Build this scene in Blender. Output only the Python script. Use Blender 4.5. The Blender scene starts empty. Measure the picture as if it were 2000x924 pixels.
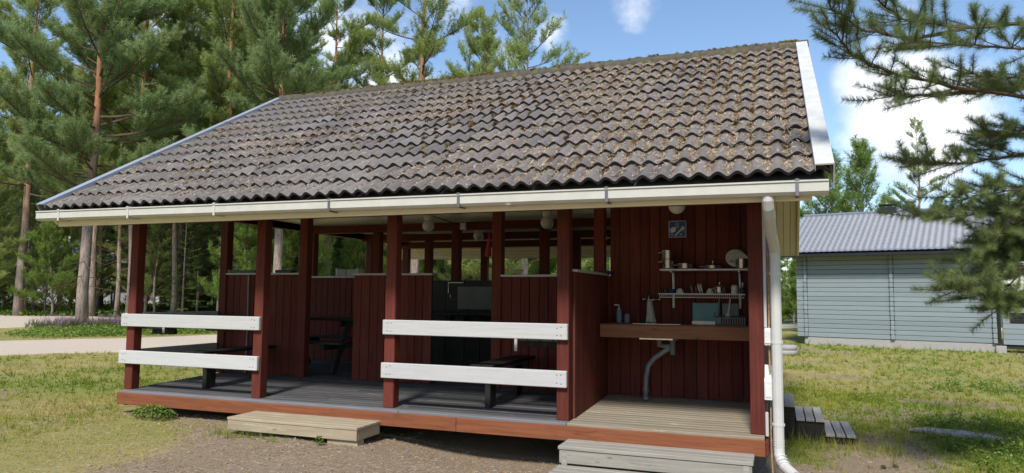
import bpy, math, random
import numpy as np
from mathutils import Matrix, Vector

S = bpy.context.scene
C = S.collection
rng = np.random.default_rng(7)
random.seed(7)

# ------------------------------------------------------------------ camera
CAM = Vector((8.088, -6.488, 1.158))
YAW, PITCH, ROLL, FPX = -0.358, 0.082, 0.009, 1393.9
fw = Vector((math.sin(YAW)*math.cos(PITCH), math.cos(YAW)*math.cos(PITCH), math.sin(PITCH)))
r0 = Vector((math.cos(YAW), -math.sin(YAW), 0)); u0 = r0.cross(fw)
rt = r0*math.cos(ROLL) + u0*math.sin(ROLL); up = -r0*math.sin(ROLL) + u0*math.cos(ROLL)
cd = bpy.data.cameras.new('camera'); cam = bpy.data.objects.new('camera', cd); C.objects.link(cam)
cam.matrix_world = Matrix(((rt.x, up.x, -fw.x, CAM.x), (rt.y, up.y, -fw.y, CAM.y), (rt.z, up.z, -fw.z, CAM.z), (0, 0, 0, 1)))
cd.sensor_width = 36; cd.lens = 36*FPX/2000; cd.clip_end = 2000; cd.clip_start = .05
S.camera = cam

# ------------------------------------------------------------------ light
SUN_EL, SUN_AZ = math.radians(48), math.radians(175)      # azimuth from +y towards +x
sd = bpy.data.lights.new('sun', 'SUN'); sun = bpy.data.objects.new('sun', sd); C.objects.link(sun)
sd.energy = 2.6; sd.angle = math.radians(9); sd.color = (1, .95, .87)
to_sun = Vector((math.sin(SUN_AZ)*math.cos(SUN_EL), math.cos(SUN_AZ)*math.cos(SUN_EL), math.sin(SUN_EL)))
sun.rotation_euler = to_sun.to_track_quat('Z', 'Y').to_euler()
S.view_settings.view_transform = 'Standard'; S.view_settings.look = 'None'
S.view_settings.gamma = 1; S.view_settings.use_curve_mapping = False
S.view_settings.exposure = 0.9
S.cycles.max_bounces = 6; S.cycles.diffuse_bounces = 4; S.cycles.transparent_max_bounces = 4

def N(nt, t, **k):
    n = nt.nodes.new(t)
    for a, b in k.items():
        setattr(n, a, b)
    return n
def L(nt, a, b): nt.links.new(a, b)

w = bpy.data.worlds.new('World'); S.world = w; w.use_nodes = True
nt = w.node_tree; nt.nodes.clear()
sky = N(nt, 'ShaderNodeTexSky', sky_type='NISHITA', sun_disc=False)
sky.sun_elevation = SUN_EL; sky.sun_rotation = SUN_AZ; sky.air_density = 1.0; sky.dust_density = .6; sky.ozone_density = 2.0
tc = N(nt, 'ShaderNodeTexCoord')
sep = N(nt, 'ShaderNodeSeparateXYZ'); L(nt, tc.outputs['Generated'], sep.inputs[0])
def M(nt, op, a, b=None, c=None, clamp=False):
    n = N(nt, 'ShaderNodeMath', operation=op, use_clamp=clamp)
    for i, v in enumerate((a, b, c)):
        if v is None: continue
        if isinstance(v, (int, float)): n.inputs[i].default_value = v
        else: L(nt, v, n.inputs[i])
    return n.outputs[0]
# layer of cumulus: direction projected on a plane overhead
den = M(nt, 'ADD', M(nt, 'MAXIMUM', sep.outputs[2], 0), .22)
comb = N(nt, 'ShaderNodeCombineXYZ'); L(nt, M(nt, 'DIVIDE', sep.outputs[0], den), comb.inputs[0]); L(nt, M(nt, 'DIVIDE', sep.outputs[1], den), comb.inputs[1])
nz = N(nt, 'ShaderNodeTexNoise'); nz.inputs['Scale'].default_value = 1.55; nz.inputs['Detail'].default_value = 9; nz.inputs['Roughness'].default_value = .56
mp = N(nt, 'ShaderNodeMapping'); mp.inputs['Location'].default_value = (3.3, 1.9, 0); L(nt, comb.outputs[0], mp.inputs[0]); L(nt, mp.outputs[0], nz.inputs['Vector'])
nz2 = N(nt, 'ShaderNodeTexNoise'); nz2.inputs['Scale'].default_value = 13; nz2.inputs['Detail'].default_value = 8; nz2.inputs['Roughness'].default_value = .6
L(nt, tc.outputs['Generated'], nz2.inputs['Vector'])
field = M(nt, 'ADD', M(nt, 'MULTIPLY', nz.outputs['Fac'], .55), M(nt, 'MULTIPLY', nz2.outputs['Fac'], .42))
def blob(d, width, gain):
    v = N(nt, 'ShaderNodeVectorMath', operation='DISTANCE'); L(nt, tc.outputs['Generated'], v.inputs[0]); v.inputs[1].default_value = d
    x = M(nt, 'DIVIDE', v.outputs['Value'], width)
    return M(nt, 'MULTIPLY', M(nt, 'SUBTRACT', 1, M(nt, 'MULTIPLY', x, x), clamp=True), gain)
for d, wd, g in (((.128, .958, .258), .07, .20), ((.19, .955, .215), .085, .20), ((.11, .968, .225), .06, .13), ((.075, .957, .275), .04, .16), ((.16, .972, .165), .05, .12), ((-.17, .905, .388), .05, .20), ((-.277, .893, .354), .035, .15),
                 ((-.39, .842, .40), .05, .12), ((-.62, .70, .35), .22, .12), ((-.50, .80, .26), .12, .14), ((.03, .96, .30), .13, -.10), ((-.08, .92, .36), .12, -.12), ((-.22, .90, .32), .07, -.08),
                 ((.55, .72, .42), .3, .14), ((-.8, -.3, .5), .3, .12), ((.5, -.75, .45), .3, .12)):
    field = M(nt, 'ADD', field, blob(d, wd, g))
mr = N(nt, 'ShaderNodeMapRange', interpolation_type='SMOOTHSTEP'); mr.inputs[1].default_value = .525; mr.inputs[2].default_value = .76; L(nt, field, mr.inputs[0])
mx = N(nt, 'ShaderNodeMix', data_type='RGBA'); L(nt, M(nt, 'MULTIPLY', mr.outputs[0], .93), mx.inputs[0])
tint = N(nt, 'ShaderNodeMix', data_type='RGBA', blend_type='MULTIPLY'); tint.inputs[0].default_value = 1; L(nt, sky.outputs[0], tint.inputs[6]); tint.inputs[7].default_value = (.80, .83, .85, 1)
L(nt, tint.outputs[2], mx.inputs[6]); 
nz3 = N(nt, 'ShaderNodeTexNoise'); nz3.inputs['Scale'].default_value = 7; nz3.inputs['Detail'].default_value = 7; L(nt, tc.outputs['Generated'], nz3.inputs['Vector'])
cr_ = N(nt, 'ShaderNodeValToRGB'); L(nt, nz3.outputs['Fac'], cr_.inputs[0]); cr_.color_ramp.elements[0].position = .36; cr_.color_ramp.elements[0].color = (.56, .62, .70, 1); cr_.color_ramp.elements[1].position = .58; cr_.color_ramp.elements[1].color = (1, 1, 1, 1)
cs_ = N(nt, 'ShaderNodeVectorMath', operation='SCALE'); L(nt, cr_.outputs[0], cs_.inputs[0]); cs_.inputs['Scale'].default_value = 7.0
L(nt, cs_.outputs[0], mx.inputs[7])
bg = N(nt, 'ShaderNodeBackground'); bg.inputs[1].default_value = .12; L(nt, mx.outputs[2], bg.inputs[0])
wo = N(nt, 'ShaderNodeOutputWorld'); L(nt, bg.outputs[0], wo.inputs[0])

# ------------------------------------------------------------------ materials
MATS = {}
def base(name):
    m = bpy.data.materials.new(name); m.use_nodes = True; MATS[name] = m
    return m, m.node_tree, m.node_tree.nodes['Principled BSDF']
def ramp(nt, fac, stops):
    r = N(nt, 'ShaderNodeValToRGB'); e = r.color_ramp.elements
    while len(e) < len(stops): e.new(.5)
    for el, (p, c) in zip(e, stops): el.position = p; el.color = (*c, 1)
    L(nt, fac, r.inputs[0]); return r.outputs[0]
def noise(nt, vec, scale, detail=5, rough=.55):
    n = N(nt, 'ShaderNodeTexNoise'); n.inputs['Scale'].default_value = scale; n.inputs['Detail'].default_value = detail; n.inputs['Roughness'].default_value = rough
    if vec is not None: L(nt, vec, n.inputs['Vector'])
    return n.outputs['Fac']
def objvec(nt, scale=(1, 1, 1), rnd=True):
    t = N(nt, 'ShaderNodeTexCoord'); m = N(nt, 'ShaderNodeMapping'); m.inputs['Scale'].default_value = scale
    if rnd:
        o = N(nt, 'ShaderNodeObjectInfo'); a = N(nt, 'ShaderNodeVectorMath', operation='ADD'); s = N(nt, 'ShaderNodeVectorMath', operation='SCALE')
        s.inputs[0].default_value = (37, 53, 71); L(nt, o.outputs['Random'], s.inputs['Scale'])
        L(nt, t.outputs['Object'], a.inputs[0]); L(nt, s.outputs[0], a.inputs[1]); L(nt, a.outputs[0], m.inputs[0])
    else: L(nt, t.outputs['Object'], m.inputs[0])
    return m.outputs[0]
def bump(nt, p, h, strength=.3, dist=.01):
    b = N(nt, 'ShaderNodeBump'); b.inputs['Strength'].default_value = strength; b.inputs['Distance'].default_value = dist
    L(nt, h, b.inputs['Height']); L(nt, b.outputs[0], p.inputs['Normal'])
def mix(nt, f, a, b, blend='MIX'):
    m = N(nt, 'ShaderNodeMix', data_type='RGBA', blend_type=blend)
    if isinstance(f, (int, float)): m.inputs[0].default_value = f
    else: L(nt, f, m.inputs[0])
    for i, v in ((6, a), (7, b)):
        if isinstance(v, tuple): m.inputs[i].default_value = (*v, 1)
        else: L(nt, v, m.inputs[i])
    return m.outputs[2]
def wood(name, c1, c2, axis, rough=.75, worn=None, wornamt=.62, bs=.35, vary=.22, knots=None):
    m, nt, p = base(name)
    sc = [22, 22, 22]; sc['xyz'.index(axis)] = 1.1
    v = objvec(nt, sc); g = noise(nt, v, 2.2, 6, .6)
    col = ramp(nt, g, [(.3, c2), (.68, c1)])
    v2 = objvec(nt, (1, 1, 1)); b = noise(nt, v2, 2.6, 5, .6)
    col = mix(nt, M(nt, 'MULTIPLY', b, .5), col, c2)
    if worn:
        sc2 = [9, 9, 9]; sc2['xyz'.index(axis)] = .9
        wv = noise(nt, objvec(nt, sc2), 3, 6, .7)
        mr = N(nt, 'ShaderNodeMapRange'); mr.inputs[1].default_value = wornamt; mr.inputs[2].default_value = wornamt+.1; L(nt, wv, mr.inputs[0])
        col = mix(nt, mr.outputs[0], col, worn)
    if knots:
        k = N(nt, 'ShaderNodeTexVoronoi'); k.inputs['Scale'].default_value = 1
        ks = [9, 9, 9]; ks['xyz'.index(axis)] = 3.2
        L(nt, objvec(nt, ks), k.inputs['Vector'])
        mr = N(nt, 'ShaderNodeMapRange'); mr.inputs[1].default_value = .05; mr.inputs[2].default_value = .12; mr.inputs[3].default_value = .75; mr.inputs[4].default_value = 0; L(nt, k.outputs['Distance'], mr.inputs[0])
        col = mix(nt, mr.outputs[0], col, knots)
    o = N(nt, 'ShaderNodeObjectInfo')
    h = N(nt, 'ShaderNodeHueSaturation'); L(nt, col, h.inputs['Color'])
    mr = N(nt, 'ShaderNodeMapRange'); mr.inputs[3].default_value = 1-vary; mr.inputs[4].default_value = 1+vary; L(nt, o.outputs['Random'], mr.inputs[0]); L(nt, mr.outputs[0], h.inputs['Value'])
    L(nt, h.outputs[0], p.inputs['Base Color']); p.inputs['Roughness'].default_value = rough; p.inputs['Specular IOR Level'].default_value = .22
    bump(nt, p, g, bs, .004)
    return m
def plain(name, c, rough=.6, metal=0, var=.12, scale=6, bs=0, spec=None, c2=None):
    m, nt, p = base(name)
    n = noise(nt, objvec(nt), scale, 6, .6)
    d = c2 or tuple(x*(1-var*2) for x in c)
    L(nt, ramp(nt, n, [(.32, d), (.66, c)]), p.inputs['Base Color'])
    p.inputs['Roughness'].default_value = rough; p.inputs['Metallic'].default_value = metal
    if bs: bump(nt, p, n, bs, .01)
    return m
for ax in 'xyz':
    wood('red_'+ax, (.165, .037, .024), (.080, .019, .0135), ax, .75, worn=(.045, .012, .01), wornamt=.60, vary=.18)
    wood('white_'+ax, (.53, .53, .53), (.44, .44, .445), ax, .6, bs=.6, vary=.05, worn=(.44, .43, .42), wornamt=.66)
    wood('cream_'+ax, (.82, .73, .58), (.76, .67, .52), ax, .6, vary=.05, bs=.2)
wood('fascia_stain', (.27, .098, .045), (.165, .055, .026), 'x', .7, worn=(.14, .045, .022), wornamt=.57, knots=(.10, .04, .02), vary=.06)
wood('deck_grey', (.095, .094, .098), (.055, .053, .055), 'x', .8, worn=(.15, .148, .15), wornamt=.58, vary=.25)
wood('deck_edge', (.20, .205, .225), (.13, .13, .14), 'x', .75, vary=.1)
wood('deck_tan', (.31, .27, .205), (.195, .165, .12), 'x', .8, worn=(.44, .39, .30), wornamt=.6, vary=.2)
wood('new_wood', (.40, .335, .24), (.28, .23, .16), 'x', .75, worn=(.42, .37, .29), wornamt=.55, knots=(.20, .125, .07), vary=.08)
wood('old_wood', (.36, .34, .30), (.22, .205, .18), 'x', .85, worn=(.16, .15, .14), wornamt=.6, knots=(.12, .10, .08), vary=.12)
wood('step_top', (.42, .41, .39), (.26, .25, .24), 'y', .85, worn=(.5, .49, .47), wornamt=.6)
wood('step_dark', (.045, .040, .036), (.022, .02, .018), 'x', .8)
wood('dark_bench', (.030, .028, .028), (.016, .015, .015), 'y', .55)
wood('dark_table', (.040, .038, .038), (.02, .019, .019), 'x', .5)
wood('cap_x', (.58, .565, .55), (.44, .43, .42), 'x', .65)
wood('cap_y', (.58, .565, .55), (.44, .43, .42), 'y', .65)
wood('ceil', (.72, .69, .65), (.62, .59, .55), 'x', .4, bs=.15, vary=.12)
wood('counter', (.34, .15, .075), (.22, .085, .045), 'x', .5, knots=(.12, .045, .025))
wood('bluegrey_x', (.245, .29, .31), (.20, .24, .26), 'x', .7, vary=.09, worn=(.25, .31, .33), wornamt=.66)
wood('bluegrey_z', (.245, .29, .31), (.20, .24, .26), 'z', .7, vary=.08)
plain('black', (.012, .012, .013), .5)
plain('under', (.03, .028, .026), .9)
plain('gutter', (.53, .515, .47), .4, 0, .05, 8)
plain('pipe_white', (.54, .535, .52), .38, 0, .05, 6)
plain('bracket', (.20, .20, .21), .45, .7)
plain('flash', (.60, .60, .58), .5, .0, .10, 5)
plain('flash_sky_tint', (.46, .50, .56), .35, .4, .08, 4)  # left flashing: blue sky reflection put into the base colour
plain('plate_dark', (.10, .097, .093), .7)
plain('steel', (.62, .61, .58), .25, 1, .08, 10)
plain('steel_dark', (.05, .05, .05), .4, .3)
plain('shelf_white', (.72, .72, .71), .4)
plain('porcelain', (.74, .71, .66), .25)
plain('plastic_grey', (.20, .215, .225), .45)
plain('plastic_black', (.015, .015, .016), .4)
plain('teal', (.13, .30, .33), .5)
plain('soap_blue', (.12, .22, .30), .3)
plain('cloth', (.50, .49, .47), .9, 0, .2, 14, .3)
plain('sign_blue', (.015, .085, .30), .5)
plain('sign_white', (.72, .74, .76), .5)
plain('globe', (.72, .69, .62), .25)
plain('red_cloth', (.30, .02, .03), .8)
plain('navy', (.03, .05, .10), .6)
plain('concrete', (.40, .385, .375), .9, 0, .18, 60, .5)
plain('slab', (.44, .41, .38), .9, 0, .12, 9, .4)
plain('stone', (.27, .225, .18), .9, 0, .25, 9, .4)
plain('roof_metal', (.18, .195, .235), .5, 0, .08, 6)
plain('cone', (.06, .035, .022), .9)
plain('house_white', (.68, .68, .68), .7)
plain('glass_dark', (.03, .035, .04), .1)
plain('needle_tan', (.47, .33, .19), .85, 0, .25, 40)
m, nt_, p_ = base('tile')
v = objvec(nt_); n1 = noise(nt_, v, 5, 6, .6); n2 = noise(nt_, v, 60, 4, .7); n3 = noise(nt_, v, 16, 5, .7)
c = ramp(nt_, n1, [(.3, (.106, .092, .085)), (.7, (.176, .156, .145))])
c = mix(nt_, M(nt_, 'MULTIPLY', n2, .55), c, (.21, .19, .175))
mr_ = N(nt_, 'ShaderNodeMapRange'); mr_.inputs[1].default_value = .60; mr_.inputs[2].default_value = .72; L(nt_, n3, mr_.inputs[0])
c = mix(nt_, M(nt_, 'MULTIPLY', mr_.outputs[0], .7), c, (.25, .235, .20))
o_ = N(nt_, 'ShaderNodeObjectInfo'); h_ = N(nt_, 'ShaderNodeHueSaturation'); L(nt_, c, h_.inputs['Color'])
r_ = N(nt_, 'ShaderNodeMapRange'); r_.inputs[3].default_value = .78; r_.inputs[4].default_value = 1.2; L(nt_, o_.outputs['Random'], r_.inputs[0]); L(nt_, r_.outputs[0], h_.inputs['Value'])
L(nt_, h_.outputs[0], p_.inputs['Base Color']); p_.inputs['Roughness'].default_value = .72; bump(nt_, p_, n2, .35, .004)
plain('tile_nose_shade', (.035, .030, .028), .9, 0, .3, 30, .4)  # same tile made near-black at the nose: shade put into the colour
m, nt_, p_ = base('ridge')
v = objvec(nt_); n1 = noise(nt_, v, 9, 6, .7)
L(nt_, ramp(nt_, n1, [(.40, (.07, .062, .055)), (.58, (.10, .088, .055)), (.70, (.20, .17, .05))]), p_.inputs['Base Color']); p_.inputs['Roughness'].default_value = .95; bump(nt_, p_, noise(nt_, v, 40, 5, .7), .9, .02)
def leafmat(name, stops, trans=.35, rough=.6):
    m = bpy.data.materials.new(name); m.use_nodes = True; MATS[name] = m; nt = m.node_tree; nt.nodes.clear()
    a = N(nt, 'ShaderNodeAttribute', attribute_name='tint')
    col = ramp(nt, a.outputs['Fac'], stops)
    d = N(nt, 'ShaderNodeBsdfDiffuse'); t = N(nt, 'ShaderNodeBsdfTranslucent'); s = N(nt, 'ShaderNodeMixShader'); s.inputs[0].default_value = trans
    o = N(nt, 'ShaderNodeOutputMaterial')
    L(nt, col, d.inputs[0]); L(nt, col, t.inputs[0]); L(nt, d.outputs[0], s.inputs[1]); L(nt, t.outputs[0], s.inputs[2]); L(nt, s.outputs[0], o.inputs[0])
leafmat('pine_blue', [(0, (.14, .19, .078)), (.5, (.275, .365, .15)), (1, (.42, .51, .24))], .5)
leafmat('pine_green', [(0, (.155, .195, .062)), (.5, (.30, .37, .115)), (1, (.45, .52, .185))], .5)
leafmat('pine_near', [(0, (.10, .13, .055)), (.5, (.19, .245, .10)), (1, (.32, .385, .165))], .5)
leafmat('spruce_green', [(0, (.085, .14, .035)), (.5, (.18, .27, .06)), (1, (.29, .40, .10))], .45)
leafmat('grass_mix', [(0, (.12, .20, .022)), (.35, (.26, .32, .045)), (.65, (.40, .35, .085)), (1, (.58, .47, .23))], .35)
leafmat('shrub', [(0, (.045, .085, .02)), (.5, (.14, .22, .045)), (1, (.29, .38, .085))], .35)
leafmat('heather', [(0, (.06, .10, .035)), (.45, (.13, .14, .07)), (.7, (.28, .18, .23)), (1, (.42, .26, .38))], .25)
leafmat('litter', [(0, (.19, .125, .075)), (.5, (.37, .285, .195)), (1, (.58, .50, .385))], .1)
leafmat('moss_mix', [(0, (.09, .055, .03)), (.45, (.22, .135, .065)), (.75, (.21, .175, .045)), (1, (.27, .24, .035))], .1)
leafmat('flower', [(0, (.7, .5, .02)), (1, (.8, .8, .75))], .2)
def barkmat(name, zlo, zhi):
    m, nt, p = base(name)
    t = N(nt, 'ShaderNodeTexCoord'); s = N(nt, 'ShaderNodeSeparateXYZ'); L(nt, t.outputs['Object'], s.inputs[0])
    n = noise(nt, objvec(nt, (14, 14, 2.6), False), 1.2, 7, .7)
    lo = ramp(nt, n, [(.3, (.11, .082, .068)), (.7, (.42, .34, .29))])
    hi = ramp(nt, n, [(.3, (.20, .085, .04)), (.7, (.42, .21, .10))])
    mr = N(nt, 'ShaderNodeMapRange'); mr.inputs[1].default_value = zlo; mr.inputs[2].default_value = zhi
    L(nt, M(nt, 'ADD', s.outputs[2], M(nt, 'MULTIPLY', n, 2)), mr.inputs[0])
    L(nt, mix(nt, mr.outputs[0], lo, hi), p.inputs['Base Color']); p.inputs['Roughness'].default_value = .9; bump(nt, p, n, .8, .04)
barkmat('bark', 4, 8); barkmat('bark_old', 5, 9)
plain('twig', (.13, .085, .055), .9, 0, .25, 12)

# ------------------------------------------------------------------ helpers
def mesh_from(name, v, f, mat, smooth=False):
    me = bpy.data.meshes.new(name); me.from_pydata(v, [], f); me.update()
    if mat is not None: me.materials.append(MATS[mat])
    if smooth: me.polygons.foreach_set('use_smooth', [True]*len(me.polygons))
    return me
def link(name, me, parent=None, loc=(0, 0, 0), rot=None):
    o = bpy.data.objects.new(name, me); C.objects.link(o)
    o.location = loc
    if rot is not None: o.rotation_euler = rot
    if parent is not None: o.parent = parent
    return o
def tag(o, label=None, cat=None, group=None, kind=None):
    if label: o['label'] = label
    if cat: o['category'] = cat
    if group: o['group'] = group
    if kind: o['kind'] = kind
    return o
def thing(name, label, cat, loc=(0, 0, 0), rz=0, group=None):
    o = link(name, None, None, loc); o.rotation_euler = (0, 0, rz); o.empty_display_size = .2
    return tag(o, label, cat, group)
CB = {}
def chamfer(sx, sy, sz, mat, ch):
    k = (round(sx, 4), round(sy, 4), round(sz, 4), mat, ch)
    if k in CB: return CB[k]
    c = min(ch, sx*.3, sy*.3, sz*.3); hx, hy, hz = sx/2, sy/2, sz/2
    v = []; idx = {}
    for a in (-1, 1):
        for b in (-1, 1):
            for d in (-1, 1):
                for ax in range(3):
                    q = [a*(hx-c), b*(hy-c), d*(hz-c)]; q[ax] = (a*hx, b*hy, d*hz)[ax]
                    idx[(a, b, d, ax)] = len(v); v.append(q)
    f = []
    I = lambda s, ax: idx[(*s, ax)]
    for ax in range(3):
        u, w_ = [(1, 2), (2, 0), (0, 1)][ax]
        for s in (-1, 1):
            cs = []
            for du, dw in ((-1, -1), (1, -1), (1, 1), (-1, 1)):
                q = [0, 0, 0]; q[ax] = s; q[u] = du; q[w_] = dw; cs.append(I(q, ax))
            f.append(cs if s > 0 else cs[::-1])
    for ax in range(3):
        u, w_ = [(1, 2), (2, 0), (0, 1)][ax]
        for du in (-1, 1):
            for dw in (-1, 1):
                q0 = [0]*3; q1 = [0]*3; q0[ax] = -1; q1[ax] = 1
                for q in (q0, q1): q[u] = du; q[w_] = dw
                fc = [I(q0, u), I(q1, u), I(q1, w_), I(q0, w_)]
                f.append(fc if du*dw > 0 else fc[::-1])
    for a in (-1, 1):
        for b in (-1, 1):
            for d in (-1, 1):
                fc = [I((a, b, d), 0), I((a, b, d), 1), I((a, b, d), 2)]
                f.append(fc if a*b*d > 0 else fc[::-1])
    me = mesh_from('board', v, f, mat); CB[k] = me
    return me
def off(p): return p.location if (p is not None and p.parent is not None) else Vector((0, 0, 0))
def box(name, parent, mat, x0, x1, y0, y1, z0, z1, ch=.004, rot=None):
    me = chamfer(x1-x0, y1-y0, z1-z0, mat, ch)
    c = Vector(((x0+x1)/2, (y0+y1)/2, (z0+z1)/2)) - off(parent)
    return link(name, me, parent, c, rot)
def beam_between(name, parent, mat, a, b, wx, wz, ch=.004):
    """board whose long axis (local x) runs from a to b"""
    a = Vector(a); b = Vector(b); d = b-a
    me = chamfer(d.length, wx, wz, mat, ch)
    o = link(name, me, parent, (a+b)/2-off(parent)); o.rotation_mode = 'QUATERNION'
    x = d.normalized(); z = Vector((0, 0, 1))
    if abs(x.z) > .98: z = Vector((0, 1, 0))
    y = z.cross(x).normalized(); z = x.cross(y)
    o.rotation_quaternion = Matrix((x, y, z)).transposed().to_quaternion()
    return o
class MB:
    def __init__(s): s.v = []; s.f = []; s.n = 0
    def add(s, v, f):
        s.v += [tuple(q) for q in v]; s.f += [tuple(i+s.n for i in q) for q in f]; s.n += len(v); return s
    def box(s, x0, x1, y0, y1, z0, z1):
        return s.add([(x0, y0, z0), (x1, y0, z0), (x1, y1, z0), (x0, y1, z0), (x0, y0, z1), (x1, y0, z1), (x1, y1, z1), (x0, y1, z1)],
                     [(3, 2, 1, 0), (4, 5, 6, 7), (0, 1, 5, 4), (1, 2, 6, 5), (2, 3, 7, 6), (3, 0, 4, 7)])
    def tube(s, pts, rad, n=8, cap=True, sx=1, sy=1):
        pts = [Vector(p) for p in pts]; v = []; f = []
        if not isinstance(rad, (list, tuple)): rad = [rad]*len(pts)
        ref = None
        for i, p in enumerate(pts):
            t = (pts[min(i+1, len(pts)-1)]-pts[max(i-1, 0)]).normalized()
            if ref is None: ref = Vector((1, 0, 0)) if abs(t.x) < .8 else Vector((0, 1, 0))
            a = (ref-t*ref.dot(t)).normalized(); b = t.cross(a); ref = a
            for k in range(n):
                an = 2*math.pi*(k+.5)/n
                v.append(p+a*math.cos(an)*rad[i]*sx+b*math.sin(an)*rad[i]*sy)
        for i in range(len(pts)-1):
            for k in range(n):
                f.append((i*n+k, i*n+(k+1) % n, (i+1)*n+(k+1) % n, (i+1)*n+k))
        if cap: f.append(tuple(range(n))[::-1]); f.append(tuple((len(pts)-1)*n+k for k in range(n)))
        return s.add(v, f)
    def lathe(s, prof, c=(0, 0, 0), n=20):
        v = []; f = []
        for r, z in prof:
            for k in range(n):
                a = 2*math.pi*k/n; v.append((c[0]+r*math.cos(a), c[1]+r*math.sin(a), c[2]+z))
        for i in range(len(prof)-1):
            for k in range(n):
                f.append((i*n+k, i*n+(k+1) % n, (i+1)*n+(k+1) % n, (i+1)*n+k))
        return s.add(v, f)
    def build(s, name, mat, parent=None, smooth=False, loc=(0, 0, 0)):
        return link(name, mesh_from(name, s.v, s.f, mat, smooth), parent, Vector(loc)-off(parent))
def np_mesh(name, V, F, mat, tint=None, smooth=False):
    me = bpy.data.meshes.new(name); V = np.ascontiguousarray(V, np.float32); F = np.ascontiguousarray(F, np.int32); k = F.shape[1]
    me.vertices.add(len(V)); me.vertices.foreach_set('co', V.ravel())
    me.loops.add(F.size); me.loops.foreach_set('vertex_index', F.ravel())
    me.polygons.add(len(F)); me.polygons.foreach_set('loop_start', np.arange(0, F.size, k, dtype=np.int32))
    me.update(calc_edges=True)
    if smooth: me.polygons.foreach_set('use_smooth', np.ones(len(F), bool))
    me.materials.append(MATS[mat])
    if tint is not None:
        a = me.attributes.new('tint', 'FLOAT', 'POINT'); a.data.foreach_set('value', np.ascontiguousarray(tint, np.float32))
    return me
def unit(a): return a/np.maximum(np.linalg.norm(a, axis=1, keepdims=True), 1e-9)
def blades(P, D, Ln, W, bend=0.):
    """one thin triangle per blade: P base, D direction, Ln length, W width"""
    n = len(P); r = unit(rng.normal(size=(n, 3))); s = unit(np.cross(D, r))*W[:, None]/2
    V = np.stack([P-s, P+s, P+D*Ln[:, None]], 1).reshape(-1, 3)
    return V, np.arange(3*n).reshape(-1, 3)
def ss(a, b, x):
    t = np.clip((np.asarray(x, float)-a)/(b-a), 0, 1); return t*t*(3-2*t)

# ------------------------------------------------------------------ ground
def vnoise(x, y, s, seed=0):
    x = np.asarray(x, float)/s; y = np.asarray(y, float)/s
    xi = np.floor(x).astype(int); yi = np.floor(y).astype(int); fx = x-xi; fy = y-yi
    def h(a, b):
        n = (a*374761393+b*668265263+seed*982451653) & 0x7fffffff; n = ((n ^ (n >> 13))*1274126177) & 0x7fffffff
        return ((n ^ (n >> 16)) & 0xffff)/65535.
    fx = fx*fx*(3-2*fx); fy = fy*fy*(3-2*fy)
    return (h(xi, yi)*(1-fx)+h(xi+1, yi)*fx)*(1-fy)+(h(xi, yi+1)*(1-fx)+h(xi+1, yi+1)*fx)*fy
def fbm(x, y, s, seed=0): return .55*vnoise(x, y, s, seed)+.3*vnoise(x, y, s*.45, seed+1)+.15*vnoise(x, y, s*.2, seed+2)
def gz(x, y):
    x = np.asarray(x, float); y = np.asarray(y, float)
    z = -.27-.17*ss(3.5, 7.5, x)+.32*ss(1, 16, -x)+.3*ss(18, 60, -x)+.04*ss(4, 20, y)*ss(0, 6, x)
    z = z-.10*np.exp(-((x-5.3)/.9)**2-((y+.05)/.55)**2)
    return z+.05*(fbm(x, y, 1.1, 3)-.5)
def sandy(x, y):
    """1 on bare sand, 0 on grass"""
    x = np.asarray(x, float); y = np.asarray(y, float)
    a = ss(1.2, 3.4, x+.45*y+1.6*(fbm(x, y, 1.6, 11)-.5))*ss(1.9, .5, y)*ss(10.0, 9.0, x+.2*y)
    b = 1.2*np.exp(-((x-8.95-.10*(y-1))/.62)**2)*ss(3.8, 2.0, y)*(x > 7.9)
    c = ss(.62, .75, fbm(x, y, 2.4, 5))*.55
    d = np.exp(-((x-10.6)/1.6)**2-((y-6.3)/.5)**2)*.8+np.exp(-((x-9.2)/1.2)**2-((y-9.5)/.5)**2)*.7
    inside = ((x > .7) & (x < 8.0) & (y > -.05) & (y < 7.2))*1.
    return np.clip(np.maximum.reduce([a, b, c, d, inside]), 0, 1)
def greenness(x, y):
    x = np.asarray(x, float); y = np.asarray(y, float)
    g = .50+1.5*(fbm(x, y, 1.6, 21)-.47)
    g = g+.35*np.exp(-((y-4.6)/1.1)**2)*(x > 8)+.35*ss(9.6, 10.6, x)*ss(5, 2, y)+.25*np.exp(-((y-1.3+.0*x)/1.0)**2)*(x < 1)+.25*ss(13, 17, y)*(x > 6)
    g = g-.25*ss(3, 4.5, y)*(x < .5)*(x > -8)
    return np.clip(g, 0, 1)
m, nt_, p_ = base('ground')
a1 = N(nt_, 'ShaderNodeAttribute', attribute_name='sand'); a2 = N(nt_, 'ShaderNodeAttribute', attribute_name='green'); a3 = N(nt_, 'ShaderNodeAttribute', attribute_name='wood')
v = objvec(nt_, (1, 1, 1), False); nA = noise(nt_, v, 7, 8, .7); nB = noise(nt_, v, 55, 6, .75); nC = noise(nt_, v, 1.7, 6, .6)
sand = ramp(nt_, nB, [(.28, (.17, .122, .082)), (.5, (.29, .215, .145)), (.72, (.41, .32, .225))])
sand = mix(nt_, M(nt_, 'MULTIPLY', nC, .6), sand, (.25, .185, .125))
gr = ramp(nt_, nB, [(.3, (.11, .125, .025)), (.55, (.25, .26, .05)), (.75, (.40, .36, .10))])
st = ramp(nt_, nB, [(.3, (.24, .175, .07)), (.55, (.41, .32, .135)), (.75, (.54, .44, .22))])
gf = M(nt_, 'ADD', a2.outputs['Fac'], M(nt_, 'MULTIPLY', M(nt_, 'SUBTRACT', nA, .5), 1.1), clamp=True)
grass = mix(nt_, gf, st, gr)
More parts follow.
